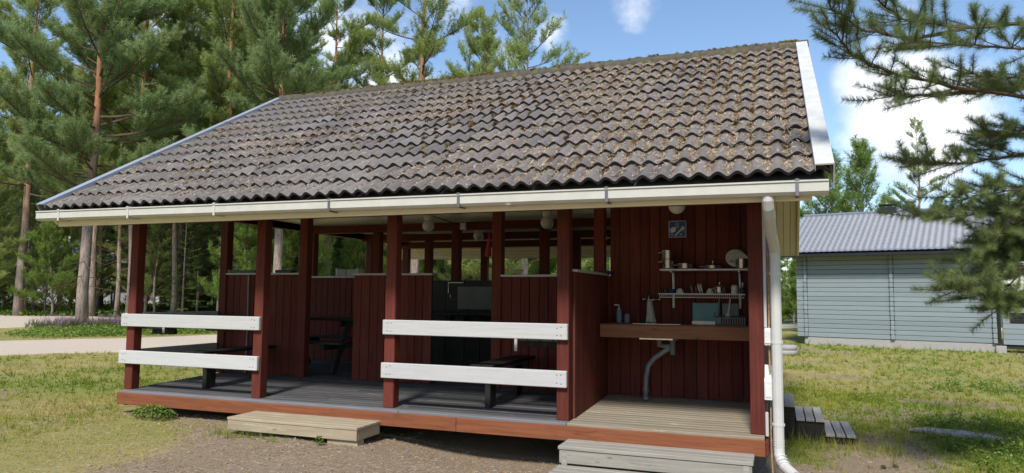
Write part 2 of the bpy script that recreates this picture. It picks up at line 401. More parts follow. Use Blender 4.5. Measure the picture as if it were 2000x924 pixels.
sf = N(nt_, 'ShaderNodeMapRange'); sf.inputs[1].default_value = .35; sf.inputs[2].default_value = .65
L(nt_, M(nt_, 'ADD', a1.outputs['Fac'], M(nt_, 'MULTIPLY', M(nt_, 'SUBTRACT', nA, .5), .9)), sf.inputs[0])
col = mix(nt_, sf.outputs[0], grass, sand)
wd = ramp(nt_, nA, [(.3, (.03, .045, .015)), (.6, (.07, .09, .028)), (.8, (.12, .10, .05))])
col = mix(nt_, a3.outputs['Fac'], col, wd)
L(nt_, col, p_.inputs['Base Color']); p_.inputs['Roughness'].default_value = .95
bump(nt_, p_, M(nt_, 'ADD', nB, nA), .7, .03)
def axis(lo, hi, a, b, step, g=1.12):
    l = list(np.arange(a, b+1e-6, step)); s = step
    while l[-1] < hi: s *= g; l.append(l[-1]+s)
    s = step; left = [a]
    while left[-1] > lo: s *= g; left.append(left[-1]-s)
    return np.array(left[:0:-1]+l)
gx = axis(-450, 450, -9, 15, .11); gy = axis(-60, 600, -4, 9, .11)
X, Y = np.meshgrid(gx, gy); V = np.stack([X.ravel(), Y.ravel(), gz(X, Y).ravel()], 1)
nx, ny = len(gx), len(gy); I = np.arange(nx*ny).reshape(ny, nx)
F = np.stack([I[:-1, :-1], I[:-1, 1:], I[1:, 1:], I[1:, :-1]], -1).reshape(-1, 4)
me = np_mesh('ground', V, F, 'ground', smooth=True)
def road_edge(y): return np.interp(y, [-12, -2, 5.8, 11.2, 17.5, 28.5, 38, 42], [-20, -12.8, -10, -8.2, -6, 0, 7, 30])
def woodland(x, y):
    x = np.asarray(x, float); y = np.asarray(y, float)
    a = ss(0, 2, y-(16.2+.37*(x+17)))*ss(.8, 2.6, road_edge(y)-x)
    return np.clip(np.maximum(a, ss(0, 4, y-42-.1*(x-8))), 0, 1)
for nm, fn in (('sand', sandy), ('green', greenness), ('wood', woodland)):
    a = me.attributes.new(nm, 'FLOAT', 'POINT'); a.data.foreach_set('value', np.ascontiguousarray(fn(V[:, 0], V[:, 1]), np.float32))
tag(link('ground', me), kind='structure')

def strip(name, mat, L_, R_, lift=.012, n=60, m_=10):
    L_ = np.array(L_, float); R_ = np.array(R_, float)
    def res(P):
        d = np.r_[0, np.cumsum(np.linalg.norm(np.diff(P, axis=0), axis=1))]; t = np.linspace(0, d[-1], n)
        return np.stack([np.interp(t, d, P[:, 0]), np.interp(t, d, P[:, 1])], 1)
    A, B = res(L_), res(R_); u = np.linspace(0, 1, m_)[None, :, None]
    j = (np.array([vnoise(np.arange(n)*1., 0*np.arange(n), 2.5, 77), vnoise(np.arange(n)*1., 0*np.arange(n), 2.5, 78)]).T-.5)*.5
    A = A+j; B = B-j[::-1]
    P = A[:, None]*(1-u)+B[:, None]*u
    x, y = P[..., 0], P[..., 1]; edge = np.ones(m_); edge[0] = edge[-1] = -1.2
    V = np.stack([x.ravel(), y.ravel(), (gz(x, y)+lift*edge[None]).ravel()], 1); I = np.arange(n*m_).reshape(n, m_)
    F = np.stack([I[:-1, :-1], I[1:, :-1], I[1:, 1:], I[:-1, 1:]], -1).reshape(-1, 4)
    return tag(link(name, np_mesh(name, V, F, mat, smooth=True)), kind='structure')
m, nt_, p_ = base('gravel')
v = objvec(nt_, (1, 1, 1), False); n1 = noise(nt_, v, 40, 7, .75); n2 = noise(nt_, v, 1.2, 5, .6)
c = ramp(nt_, n1, [(.3, (.38, .32, .255)), (.6, (.60, .525, .435)), (.8, (.72, .65, .56))])
c = mix(nt_, M(nt_, 'MULTIPLY', n2, .55), c, (.46, .36, .26))
L(nt_, c, p_.inputs['Base Color']); p_.inputs['Roughness'].default_value = .95; bump(nt_, p_, n1, .5, .02)
strip('road', 'gravel', [(-16, -14), (-9.3, -3), (-6.7, 3.5), (-5.6, 5.6), (-4.6, 9), (-2, 15), (3, 25), (9, 33.5), (30, 37)],
      [(-20, -12), (-12.8, -1.5), (-10, 5.8), (-9.0, 7.9), (-8.2, 11.2), (-6, 17.5), (0, 28.5), (7, 38), (30, 42)], .02, 120)
strip('gravel_yard', 'gravel', [(-24, -6), (-15, 5), (-13.2, 9), (-14.2, 12.5), (-17, 15.2)], [(-60, -10), (-44, 4), (-32, 11), (-26, 15.2), (-22, 17)], .02, 60, 24)

# ------------------------------------------------------------------ picnic shelter
sh = thing('picnic_shelter', 'open red timber shelter with mossy tiled roof and a dish washing bay', 'shelter')
def zf(y): return .033*min(max(y, 0), 1.6)
# deck
mb = MB()
for x in (.85, 2.2, 3.6, 4.9, 6.2, 7.1, 7.8): mb.box(x-.03, x+.03, -.08, 6.95, -.17, -.045)
mb.box(.8, 7.9, 1.1, 1.2, -.3, -.17).box(.8, 7.9, 3.2, 3.3, -.4, -.17).box(.8, 7.9, 6.6, 6.7, -.4, -.17)
deck = mb.build('deck', 'under', sh)
y = -.10; k = 0
while y < 6.95:
    zc = zf(y+.05); w_ = .095
    mt = 'deck_edge' if k == 0 else 'deck_grey'
    for (a, b, mm) in ((.76, 3.45 if k % 2 else 4.5, mt), (3.454 if k % 2 else 4.504, 6.24, mt), (6.244, 7.95, 'deck_tan')):
        if y > 1.55 and mm == 'deck_tan': mm = 'deck_grey'
        box('board', deck, mm, a, b, y, y+w_, zc-.03+random.uniform(-.0015, .0015), zc, .005)
    y += w_+.006; k += 1
for a, b in ((.762, 5.148), (5.152, 7.955)): box('skirt_board', deck, 'fascia_stain', a, b, -.128, -.102, -.155, -.022)
box('skirt_board', deck, 'red_y', .735, .758, -.1, 6.9, -.155, -.03); box('skirt_board', deck, 'red_y', 7.957, 7.98, -.1, 6.9, -.155, -.03)
for x in (1.2, 3.4, 5.7, 7.7):
    for yy in (1.2, 3.3, 6.5): box('foundation_block', deck, 'concrete', x-.12, x+.12, yy-.12, yy+.12, -.62, -.171, .01)
# posts
def post(x0, y0, z1, wx=.12, wy=.12, z0=None): box('post', sh, 'red_z', x0, x0+wx, y0, y0+wy, zf(y0) if z0 is None else z0, z1, .006)
for x in (.716, 2.596, 4.266, 6.118, 7.838): post(x, .0, 1.982)
for x in (.70, 2.04, 4.84, 6.10): post(x, 1.50, 2.20, .125 if x != 2.04 else .13)
for x in (.70, 1.95, 3.35, 4.78, 6.3, 7.8): post(x, 3.5, 2.15, .13, .12)
for x in (.70, 1.95, 4.78, 7.8): post(x, 5.3, 2.15, .13, .12)
for x in (.62, 2.42, 4.25, 6.1, 7.8): post(x, 6.85, 2.12, .14, .12)
# beams
box('beam', sh, 'red_x', .55, 7.97, -.01, .13, 1.984, 2.15); box('beam', sh, 'red_x', .62, 7.93, 1.49, 1.63, 2.202, 2.32)
box('beam', sh, 'red_x', .60, 7.93, 3.49, 3.63, 2.152, 2.278); box('beam', sh, 'red_x', .60, 7.93, 5.29, 5.43, 2.152, 2.278)
box('beam', sh, 'red_x', .55, 7.97, 6.84, 6.98, 2.122, 2.25)
box('beam', sh, 'red_y', .54, .66, .14, 6.83, 2.19, 2.33); box('beam', sh, 'red_y', 7.86, 7.96, .14, 6.83, 2.23, 2.35)
# ceiling
mb = MB(); mb.box(.5, 7.95, .15, 5.45, 2.312, 2.33); ceil = mb.build('ceiling', 'under', sh)
y = .15
while y < 5.4:
    box('board', ceil, 'ceil', .665, 7.86, y, y+.112, 2.292+random.uniform(0, .003), 2.31, .006); y += .12
# half walls
def vwall(parent_name, x0, x1, y, z0, z1, mat='red_z', bw=.118, th=.022, cap=None, back='under'):
    mb = MB(); mb.box(x0+.02, x1-.02, y+th+.002, y+th+.05, z0+.04, z1-.01)
    p = mb.build(parent_name, back, sh)
    n = max(1, round((x1-x0)/bw)); ww_ = [random.uniform(.86, 1.14) for _ in range(n)]; sc_ = (x1-x0)/sum(ww_); xe = [x0]
    for q in ww_: xe.append(xe[-1]+q*sc_)
    for i in range(n):
        j = random.uniform(-.0025, .0025)
        box('board', p, mat, xe[i]+random.uniform(.001, .004), xe[i+1]-random.uniform(.001, .004), y+j, y+th+j, z0+random.uniform(-.010, .006), z1, .004)
    if cap: box('ledge', p, cap, x0-.015, x1+.015, y-.02, y+.13, z1+.002, z1+.028, .004)
    return p
D1 = 1.55
vwall('half_wall', .72, 2.04, D1-.03, .06, 1.405, cap='cap_x')
vwall('half_wall', 2.90, 4.03, D1-.03, .06, 1.395, cap='cap_x')
vwall('half_wall', 4.96, 6.10, D1-.03, .06, 1.375, cap='cap_x')
vwall('back_wall', 6.285, 7.93, D1, .055, 2.29)
vwall('half_wall', .76, 1.95, 3.50, .06, 1.415, cap='cap_x')
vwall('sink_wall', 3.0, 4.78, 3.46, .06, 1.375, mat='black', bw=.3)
# partition between table bay and dish bay
mb = MB(); mb.box(6.19, 6.238, .125, 1.50, .04, 1.37); part = mb.build('partition', 'under', sh)
y = .122
while y < 1.60:
    box('board', part, 'red_z', 6.241, 6.263, y, y+.066, zf(y)+.004, 1.385, .004); box('board', part, 'red_z', 6.165, 6.187, y, y+.066, zf(y)+.004, 1.385, .004); y += .070
box('corner_trim', part, 'red_z', 6.256, 6.300, 1.508, 1.546, .056, 1.384)
box('ledge', part, 'cap_y', 6.15, 6.285, .123, 1.51, 1.387, 1.412)
# gable side wall of the dish bay
mb = MB(); mb.box(7.90, 7.922, .13, 1.54, .06, 2.2); gw = mb.build('gable_wall', 'under', sh)
y = .125
while y < 6.8:
    box('board', gw, 'red_z', 7.925, 7.945, y, y+.112, .0, 2.225, .004); y += .118
# rails
for (a, b) in ((.67, 2.71), (4.268, 6.235)):
    box('rail', sh, 'white_x', a, b, -.047, -.002, .745, .895, .006); box('rail', sh, 'white_x', a-.01, b-.008, -.047, -.002, .305, .46, .006)
for z in (.745, .305): box('rail', sh, 'white_y', .668, .713, .0, 1.5, z+.01, z+.155, .006)
for (a, b) in ((.67, 2.71), (4.268, 6.235)):
    for z in (.78, .86, .345, .425):
        for x in (a+.06, a+.10, b-.10, b-.06):
            o_ = MB().lathe([(0, .0), (.005, 0), (.006, .002), (0, .002)], n=8).build('screw', 'bracket', sh); o_.rotation_euler = (math.pi/2, 0, 0); o_.location = (x, -.0472, z+random.uniform(-.008, .008))
# roof
EV = Vector((0, -.655, 2.085)); RG = Vector((0, 3.5, 4.46))
sl = (RG-EV); SLEN = sl.length; sv = sl.normalized(); nv = Vector((0, -sv.z, sv.y)); GA = SLEN/13
mb = MB()
def slab(mb, x0, x1, a, b, th):
    a = Vector(a); b = Vector(b); d = (b-a).normalized(); n = Vector((0, -d.z, d.y))
    if n.z < 0: n = -n
    v = [(x, *(q-n*t).yz) for q in (a, b) for x in (x0, x1) for t in (0, th)]
    return mb.add(v, [(0, 2, 6, 4), (1, 5, 7, 3), (0, 4, 5, 1), (2, 3, 7, 6), (0, 1, 3, 2), (4, 6, 7, 5)])
lowE = EV-nv*.03
slab(mb, .09, 8.42, EV-nv*.035, RG-nv*.035, .03)
REV = Vector((0, 7.655, 2.085)); 
slab(mb, .09, 8.42, Vector((0, 3.5, 4.43)), REV+Vector((0, 0, -.03)), .03)
roof = mb.build('roof', 'plate_dark', sh)
WP = .15
def prof(x):      # pantile wave, crest at multiples of WP
    c = .5+.5*math.cos(2*math.pi*x/WP); return .043*(c**.85)
TW, TL, TH = .30, GA+.055, .028
xs = [i*TW/20 for i in range(21)]
tilt = .034/GA
tv = []; tf = []; tm = []
def tp(x, v, dn=0): return (x, v, prof(x+.075)+.034-tilt*v-dn)
for x in xs: tv.append(tp(x, 0))
for x in xs: tv.append(tp(x, TL))
for x in xs: tv.append(tp(x, 0))
for x in xs: tv.append((x, .004, tp(x, 0, TH)[2]))
for x in xs: tv.append((x, TL, tp(x, TL, TH)[2]))
n = len(xs)
for i in range(n-1):
    tf.append((i, i+1, n+i+1, n+i)); tm.append(0)
    tf.append((2*n+i+1, 2*n+i, 3*n+i, 3*n+i+1)); tm.append(1)
tme = bpy.data.meshes.new('tile'); tme.from_pydata(tv, [], tf); tme.update()
tme.materials.append(MATS['tile']); tme.materials.append(MATS['tile_nose_shade'])
tme.polygons.foreach_set('material_index', tm); tme.polygons.foreach_set('use_smooth', [q == 0 for q in tm])
RM = Matrix(((1, 0, 0), (0, sv.y, nv.y), (0, sv.z, nv.z)))
tiles = []
for r in range(13):
    for c_ in range(28):
        x = .075+c_*TW
        pos = Vector((x, EV.y, EV.z))+sv*(r*GA)+nv*0
        tiles.append(((pos+Vector((.15, 0, 0))-CAM).length, pos, r, c_))
tiles.sort(key=lambda q: q[0])
rest = MB(); q0 = RM.to_quaternion()
for i, (d, pos, r, c_) in enumerate(tiles):
    jit = Vector((random.uniform(-.004, .004), 0, 0))+sv*random.uniform(-.008, .008)+nv*random.uniform(-.002, .003)
    rz = random.uniform(-.012, .012)
    if i < 300:
        o = link('tile', tme, roof, pos+jit); o.rotation_mode = 'QUATERNION'; o.rotation_quaternion = (RM@Matrix.Rotation(rz, 3, 'Z')).to_quaternion()
    else:
        rest.add([pos+jit+RM@Vector(v) for v in tv], tf)
o = rest.build('tile_field', 'tile', roof); o['kind'] = 'stuff'
# ridge caps
prof_r = [(math.cos(a)*.135, math.sin(a)*.125) for a in np.linspace(math.pi*1.06, -.06*math.pi, 11)]
v = []; f = []
for xx, k in ((0, 1.06), (.03, 1.06), (.05, 1.0), (.37, .94)):
    for yy, zz in prof_r: v.append((xx, yy*k, zz*k))
for i in range(3):
    for k in range(10): f.append((i*11+k, i*11+k+1, (i+1)*11+k+1, (i+1)*11+k))
f.append(tuple(range(11)))
rme = mesh_from('ridge_tile', v, f, 'ridge', True)
for i in range(25):
    link('ridge_tile', rme, roof, (.08+i*.336, 3.5+random.uniform(-.01, .01), 4.435+random.uniform(-.008, .008)), (0, -.03, random.uniform(-.02, .02)))
# verge flashings
def verge(x0, x1, mat, outer):
    mb = MB()
    slab(mb, x0, x1, EV+nv*.098-sv*.01, RG+nv*.098-sv*.02, .012)
    xo = x1 if outer > 0 else x0
    slab(mb, xo-.006 if outer > 0 else xo, xo if outer > 0 else xo+.006, EV+nv*.0855-sv*.01, RG+nv*.0855-sv*.02, .18)
    xi = x0 if outer > 0 else x1
    slab(mb, min(xi, xi+.004*outer), max(xi, xi+.004*outer), EV+nv*.0855-sv*.01, RG+nv*.0855-sv*.02, .045)
    return mb.build('verge_flashing', mat, roof)
verge(8.36, 8.495, 'flash', 1); verge(.02, .135, 'flash_sky_tint', -1)
for x0, x1, s in ((8.36, 8.495, 1), (.02, .135, -1)):
    for t in (.36, .68):
        mb = MB(); a = EV+sv*(SLEN*t); slab(mb, x0-.002, x1+.003, a+nv*.101, a+sv*.012+nv*.101, .016); mb.build('flashing_joint', 'bracket' if s < 0 else 'flash', roof)
# eave plate, fascia, barge boards
box('eave_plate', roof, 'plate_dark', .10, 8.43, -.60, -.58, 2.0, 2.07)
fa = box('fascia', roof, 'cream_x', .27, 8.34, -.615, -.57, 1.905, 2.0)
for x0, x1 in ((8.40, 8.44), (.10, .14)):
    beam_between('barge_board', roof, 'cream_x', ((x0+x1)/2, -.55, 2.0), ((x0+x1)/2, 3.48, 4.30), x1-x0, .14)
    beam_between('barge_board', roof, 'cream_x', ((x0+x1)/2, 7.62, 1.985), ((x0+x1)/2, 3.52, 4.30), x1-x0, .14)
# rear soffit: boards along the eave inside, boards down the slope under the verge
rd = (Vector((0, 3.5, 4.36))-Vector((0, 7.60, 1.955))).normalized(); r0_ = Vector((0, 7.60, 1.955))
k = 0
while k*.122 < 2.6:
    a = r0_+rd*(k*.122+.058)
    o = box('soffit_board', roof, 'cream_x', .72, 7.955, a.y-.053, a.y+.053, a.z-.01, a.z+.01, .004); o.rotation_euler = (math.atan2(-rd.z, -rd.y)+math.pi, 0, 0); k += 1
for x0, x1 in ((7.957, 8.40), (.14, .718)):
    nn = round((x1-x0)/.115); ww = (x1-x0)/nn
    for i in range(nn):
        c_ = r0_+rd*2.3
        o = box('soffit_board', roof, 'cream_y', x0+i*ww+.003, x0+(i+1)*ww-.003, c_.y-2.3, c_.y+2.3, c_.z-.01, c_.z+.01, .004); o.rotation_euler = (math.atan2(-rd.z, -rd.y)+math.pi, 0, 0)
box('fascia', roof, 'cream_x', .14, 8.40, 7.60, 7.64, 1.93, 2.05)
# gable triangles
for x in (7.93, .64):
    mb = MB(); mb.add([(x, -.3, 2.2), (x, 7.3, 2.2), (x, 3.5, 4.28), (x+.02, -.3, 2.2), (x+.02, 7.3, 2.2), (x+.02, 3.5, 4.28)], [(0, 2, 1), (3, 4, 5), (0, 1, 4, 3), (1, 2, 5, 4), (2, 0, 3, 5)])
    mb.build('gable', 'red_z', sh)
# gutter (open trough) with brackets
mb = MB(); P = [(-.628, .105), (-.628, .02), (-.65, 0), (-.73, 0), (-.752, .022), (-.752, .10), (-.762, .105), (-.762, .095)]
def gz0(x): return 1.985-.034*(x-.08)/8.37
v = []
for x in (.085, 8.45):
    for a, b in P: v.append((x, a, gz0(x)-.02+b))
    for a, b in P: v.append((x, a*.994 if a > -.7 else a+.004, gz0(x)-.02+b+.003))
n = len(P); f = []
for i in range(n-1):
    f.append((i, i+1, 2*n+i+1, 2*n+i)); f.append((n+i+1, n+i, 3*n+i, 3*n+i+1))
f += [tuple(range(6)), tuple(2*n+k for k in range(5, -1, -1))]
mb.add(v, f); gut = mb.build('gutter', 'gutter', sh)
for x in (.45, 1.5, 2.68, 4.07, 5.43, 6.77, 8.23):
    z = gz0(x)-.02; mb = MB()
    mb.box(x-.013, x+.013, -.758, -.7525, z-.004, z+.112).box(x-.013, x+.013, -.758, -.58, z-.010, z-.003).box(x-.015, x+.015, -.766, -.74, z+.105, z+.116).box(x-.010, x+.010, -.758, -.60, z+.117, z+.121)
    mb.build('bracket', 'bracket' if x > 3.5 else 'pipe_white', gut)
for x in (2.68, 5.9):
    mb = MB(); z = gz0(x)-.02; mb.box(x-.02, x+.02, -.755, -.628, z-.003, z+.0); mb.build('joint', 'gutter', gut)
# downspout
mb = MB()
pts = [(8.02, -.69, 1.975), (8.02, -.69, 1.90), (8.022, -.66, 1.85), (8.03, -.58, 1.80), (8.035, -.30, 1.68), (8.05, -.13, 1.61), (8.058, -.05, 1.555), (8.06, -.03, 1.47), (8.06, -.03, -.09), (8.062, -.04, -.14), (8.075, -.07, -.185), (8.11, -.13, -.225), (8.18, -.24, -.26)]
mb.tube(pts, .044, 12, sx=1, sy=.9); dsp = mb.build('downspout', 'pipe_white', sh)
def ring(c, d, r=.066, h=.008):
    r = r*.71
    c = Vector(c); d = Vector(d).normalized(); MBx = MB(); MBx.tube([c-d*h, c-d*h*.5, c+d*h*.5, c+d*h], [r*.97, r, r, r*.97], 12, sx=1, sy=.85); return MBx
for z in (.78, .10, 1.36):
    mb = ring((8.06, -.03, z), (0, 0, 1), .068, .014); mb.box(8.01, 8.11, -.02, -.004, z-.01, z+.01).box(8.05, 8.07, -.02, .14, z-.008, z+.008); mb.build('clamp', 'pipe_white', dsp)
for z in (1.38, 1.40, 1.42, 1.44, -.03, -.05, -.07): ring((8.06, -.03, z), (0, 0, 1), .0655, .004).build('corrugation', 'pipe_white', dsp)
for t in np.linspace(0, 1, 5):
    a = Vector(pts[9]).lerp(Vector(pts[11]), float(t)); ring(a, Vector(pts[11])-Vector(pts[9]), .067, .005).build('corrugation', 'pipe_white', dsp)
for t in np.linspace(.0, 1, 7):
    a = Vector(pts[3]).lerp(Vector(pts[4]), float(t)); ring(a, Vector(pts[4])-Vector(pts[3]), .066, .005).build('corrugation', 'pipe_white', dsp)

# needles and moss lying on the roof (world coordinates, on the tile surface)
def roof_pt(x, v):
    k = np.floor(v/GA); lv = v-k*GA
    c = .5+.5*np.cos(2*np.pi*x/WP)
    h = .043*c**.85+.034-tilt*lv+.002
    base_ = np.array([0, EV.y, EV.z])[None]+np.outer(v, np.array(sv))+np.outer(h, np.array(nv)); base_[:, 0] = x
    return base_
nN = 190000
x = rng.uniform(.15, 8.34, nN); v = rng.uniform(0.02, SLEN-.12, nN)
ph = (x/WP) % 1; val = np.exp(-((ph-.5)/.20)**2)
lv = (v % GA)/GA
dens = .08+(fbm(x, v, 1.0, 40)-.3)*1.25+fbm(x, v, .3, 44)*.4
keep = rng.random(nN) < np.clip((val*1.25+.05)*(dens-.27)*4.6*(.55+.45*(v > .35))*(.35+.95*lv), 0, 1)
x, v = x[keep], v[keep]
P = roof_pt(x, v)+np.array(nv)[None]*rng.uniform(0, .010, len(x))[:, None]
a = rng.normal(np.pi/2, .75, len(x)); D = unit(np.outer(np.cos(a), [1, 0, 0])+np.outer(np.sin(a), np.array(sv))+np.outer(rng.normal(.08, .16, len(x)), np.array(nv)))
V, F = blades(P, D, rng.uniform(.03, .065, len(x)), rng.uniform(.005, .011, len(x)))
o = link('needle_litter', np_mesh('needle_litter', V, F, 'litter', np.repeat(rng.random(len(x)), 3)), roof); o['kind'] = 'stuff'
# moss pads: fuzzy low domes
def moss(P, R, T, n=60):
    k = len(P); i = np.repeat(np.arange(k), n); d = unit(rng.normal(size=(len(i), 3))); up_ = np.array(nv)
    s = (d@up_)[:, None]; d = np.where(s < 0, d-2*s*up_, d); B = P[i]+d*np.array([1, 1, 1])*R[i][:, None]*rng.uniform(.2, .8, len(i))[:, None]
    V, F = blades(B, unit(d+rng.normal(size=d.shape)*.5), R[i]*rng.uniform(.35, .8, len(i)), R[i]*.35)
    return V, F, np.repeat(np.clip(T[i]+rng.normal(0, .12, len(i)), 0, 1), 3)
x = rng.uniform(.3, 8.3, 2600); v = rng.uniform(.2, SLEN-.1, 2600); cl = fbm(x, v, 1.1, 61)
keep = (rng.random(2600) < np.clip((cl-.49)*3.6*(.3+.9*v/SLEN), 0, 1)); x, v = x[keep], v[keep]
x = np.round(x/WP-.5)*WP+WP*.5+rng.normal(0, .015, len(x)); v = np.floor(v/GA)*GA+GA*rng.uniform(.55, .98, len(v))
R = rng.uniform(.02, .062, len(x)); T = rng.uniform(0, .55, len(x)); P1 = roof_pt(x, v)
xr = rng.uniform(.1, 8.4, 1100); keep = rng.random(1100) < .30+.8*ss(.45, .7, fbm(xr, xr*0, .8, 9)); xr = xr[keep]
P2 = np.stack([xr, 3.5+rng.uniform(-.10, .05, len(xr)), 0*xr], 1); P2[:, 2] = 4.435+.122*np.sqrt(np.clip(1-((P2[:, 1]-3.5)/.14)**2, 0, 1)); R2 = rng.uniform(.012, .035, len(xr)); T2 = rng.uniform(.35, 1, len(xr))
V, F, T_ = moss(np.r_[P1, P2], np.r_[R, R2], np.r_[T, T2], 40)
o = link('moss', np_mesh('moss', V, F, 'moss_mix', T_), roof); o['kind'] = 'stuff'

# ------------------------------------------------------------------ steps
t = thing('step_box', 'low pale new timber step box in front of the dark deck', 'step', (3.55, -.36, -.27))
k = -.20
for i in range(4): box('tread_board', t, 'new_wood', -.77, .77, k+.003, k+.107, .135, .163, .004); k += .11
box('riser', t, 'new_wood', -.765, .765, -.192, -.165, .035, .133, .004); box('side', t, 'new_wood', .738, .765, -.16, .23, .035, .133); box('side', t, 'new_wood', -.765, -.738, -.16, .23, .035, .133)
box('block', t, 'new_wood', .42, .76, -.165, -.05, -.03, .033); box('block', t, 'new_wood', -.7, -.4, -.1, .1, -.03, .033); box('block', t, 'new_wood', -.1, .2, .05, .2, -.03, .033)
t = thing('wooden_steps', 'wide weathered grey plank steps leading up to the dish washing bay', 'steps', (7.07, -.5, -.44))
for st_, (zt, y0, nb) in enumerate(((.275, .04, 3), (.11, -.34, 4))):
    for i in range(nb): box('tread_board', t, 'old_wood', -.80+.0*st_, .80, y0+i*.112+.003, y0+i*.112+.107, zt, zt+.032, .005)
    box('riser', t, 'old_wood', -.79, .79, y0+.012, y0+.04, zt-.115, zt-.002, .005)
for s in (-1, 1): box('stringer', t, 'old_wood', s*.745-.025, s*.745+.025, .05, .36, -.05, .272); box('stringer', t, 'old_wood', s*.745-.024, s*.745+.024, -.32, .045, -.05, .108)
t = thing('side_steps', 'dark three tread timber steps beside the downspout on the grass', 'steps', (7.98, 2.2, -.45))
for i, (xa, xb, zt, nb) in enumerate(((.0, .25, .42, 2), (.25, .55, .275, 3), (.55, .86, .125, 3))):
    wd_ = (xb-xa)/nb
    for k in range(nb): box('tread_board', t, 'step_top', xa+k*wd_+.006, xa+(k+1)*wd_-.006, -.02, .95, zt-.03, zt, .004)
    box('side', t, 'step_dark', xa+.003, xb-.003, .0, .03, -.05, zt-.034); box('side', t, 'step_dark', xa+.003, xb-.003, .9, .93, -.05, zt-.034); box('riser', t, 'step_dark', xb-.03, xb-.004, .034, .896, -.05, zt-.034)

# ------------------------------------------------------------------ tables and benches under the roof
def picnic(label, x0, x1, y0, y1, z, bench=None, ends='y', cat='table', name='wall_table'):
    t = thing(name, label, cat, ((x0+x1)/2, (y0+y1)/2, zf(y0)))
    hx, hy = (x1-x0)/2, (y1-y0)/2; zz = z-zf(y0); n = max(2, round((x1-x0)/.13)); w_ = 2*hx/n
    for i in range(n): box('plank', t, 'dark_bench', -hx+i*w_+.004, -hx+(i+1)*w_-.004, -hy, hy, zz-.032, zz)
    for s in (-1, 1):
        box('brace', t, 'dark_bench', -hx+.02, hx-.02, s*(hy-.18)-.025, s*(hy-.18)+.025, zz-.10, zz-.036)
        if name == 'bench': box('leg', t, 'dark_bench', -.03, .03, s*(hy-.25)-.08, s*(hy-.25)+.08, 0, zz-.101)
        else: pass
        continue
        box('leg', t, 'dark_bench', -hx*.6-.03, -hx*.6+.03, s*(hy-.18)-.03, s*(hy-.18)+.03, 0, zz-.034); box('leg', t, 'dark_bench', hx*.6-.03, hx*.6+.03, s*(hy-.18)-.03, s*(hy-.18)+.03, 0, zz-.034)
        box('brace', t, 'dark_bench', -hx+.02, hx-.02, s*(hy-.18)-.025, s*(hy-.18)+.025, zz-.10, zz-.036)
    return t
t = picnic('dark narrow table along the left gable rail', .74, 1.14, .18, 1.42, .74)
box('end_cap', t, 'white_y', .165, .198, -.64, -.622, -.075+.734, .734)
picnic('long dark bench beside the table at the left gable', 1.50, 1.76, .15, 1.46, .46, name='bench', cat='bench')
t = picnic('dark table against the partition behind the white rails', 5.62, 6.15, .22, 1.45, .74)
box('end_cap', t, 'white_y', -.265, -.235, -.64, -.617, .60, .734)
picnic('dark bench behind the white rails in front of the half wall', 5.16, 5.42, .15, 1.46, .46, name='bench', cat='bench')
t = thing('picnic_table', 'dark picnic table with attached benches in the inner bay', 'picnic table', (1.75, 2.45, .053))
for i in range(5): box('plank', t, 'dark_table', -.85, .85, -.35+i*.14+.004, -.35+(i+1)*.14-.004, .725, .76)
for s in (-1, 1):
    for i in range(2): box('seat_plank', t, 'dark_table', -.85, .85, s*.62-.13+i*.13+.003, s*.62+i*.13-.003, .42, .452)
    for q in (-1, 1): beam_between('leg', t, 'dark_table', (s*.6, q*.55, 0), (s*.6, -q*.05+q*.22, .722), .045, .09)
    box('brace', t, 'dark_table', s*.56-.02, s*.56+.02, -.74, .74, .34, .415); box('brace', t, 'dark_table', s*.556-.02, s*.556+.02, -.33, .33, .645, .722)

# ------------------------------------------------------------------ lamps
def lamp(label, x, y, ztop, r):
    t = thing('ceiling_lamp', label, 'lamp', (x, y, ztop), group='round lamps under the shelter ceiling')
    MB().lathe([(0, 0), (r*.75, 0), (r*.78, -.02), (r*.7, -.05), (r*.72, -.065), (r*.55, -.08), (0, -.08)], n=18).build('base', 'porcelain', t, True)
    pr = [(r*math.sin(a), -.075-r*.85-r*math.cos(a)*-1) for a in np.linspace(.45, math.pi, 14)]
    MB().lathe([(r*math.sin(a), -.075-r*.9+r*math.cos(a)) for a in np.linspace(.45, math.pi-.001, 14)], n=22).build('globe', 'globe', t, True)
lamp('round ceiling lamp left of the metal junction box on the beam', 3.41, 2.6, 2.288, .085)
lamp('smaller farther round ceiling lamp seen left of the red umbrella', 3.42, 4.4, 2.288, .085)
lamp('round ceiling lamp just left of the tall post beside the dish bay', 5.19, 2.6, 2.288, .088)
lamp('round lamp half hidden by the dish bay wall edge', 5.34, 5.15, 2.288, .085)
lamp('cream round lamp under the eave above the dish washing counter', 7.15, .70, 2.215, .085)
t = tag(MB().box(3.52, 3.61, 3.44, 3.488, 2.155, 2.255).build('junction_box', 'porcelain'), 'small pale junction box on the inner beam', 'junction box')
mb = MB(); mb.tube([(3.41, 2.62, 2.285), (3.48, 3.0, 2.26), (3.54, 3.43, 2.21)], .007, 6); tag(mb.build('cable', 'plastic_black'), 'thin dark cable running from the lamp to the junction box', 'cable')
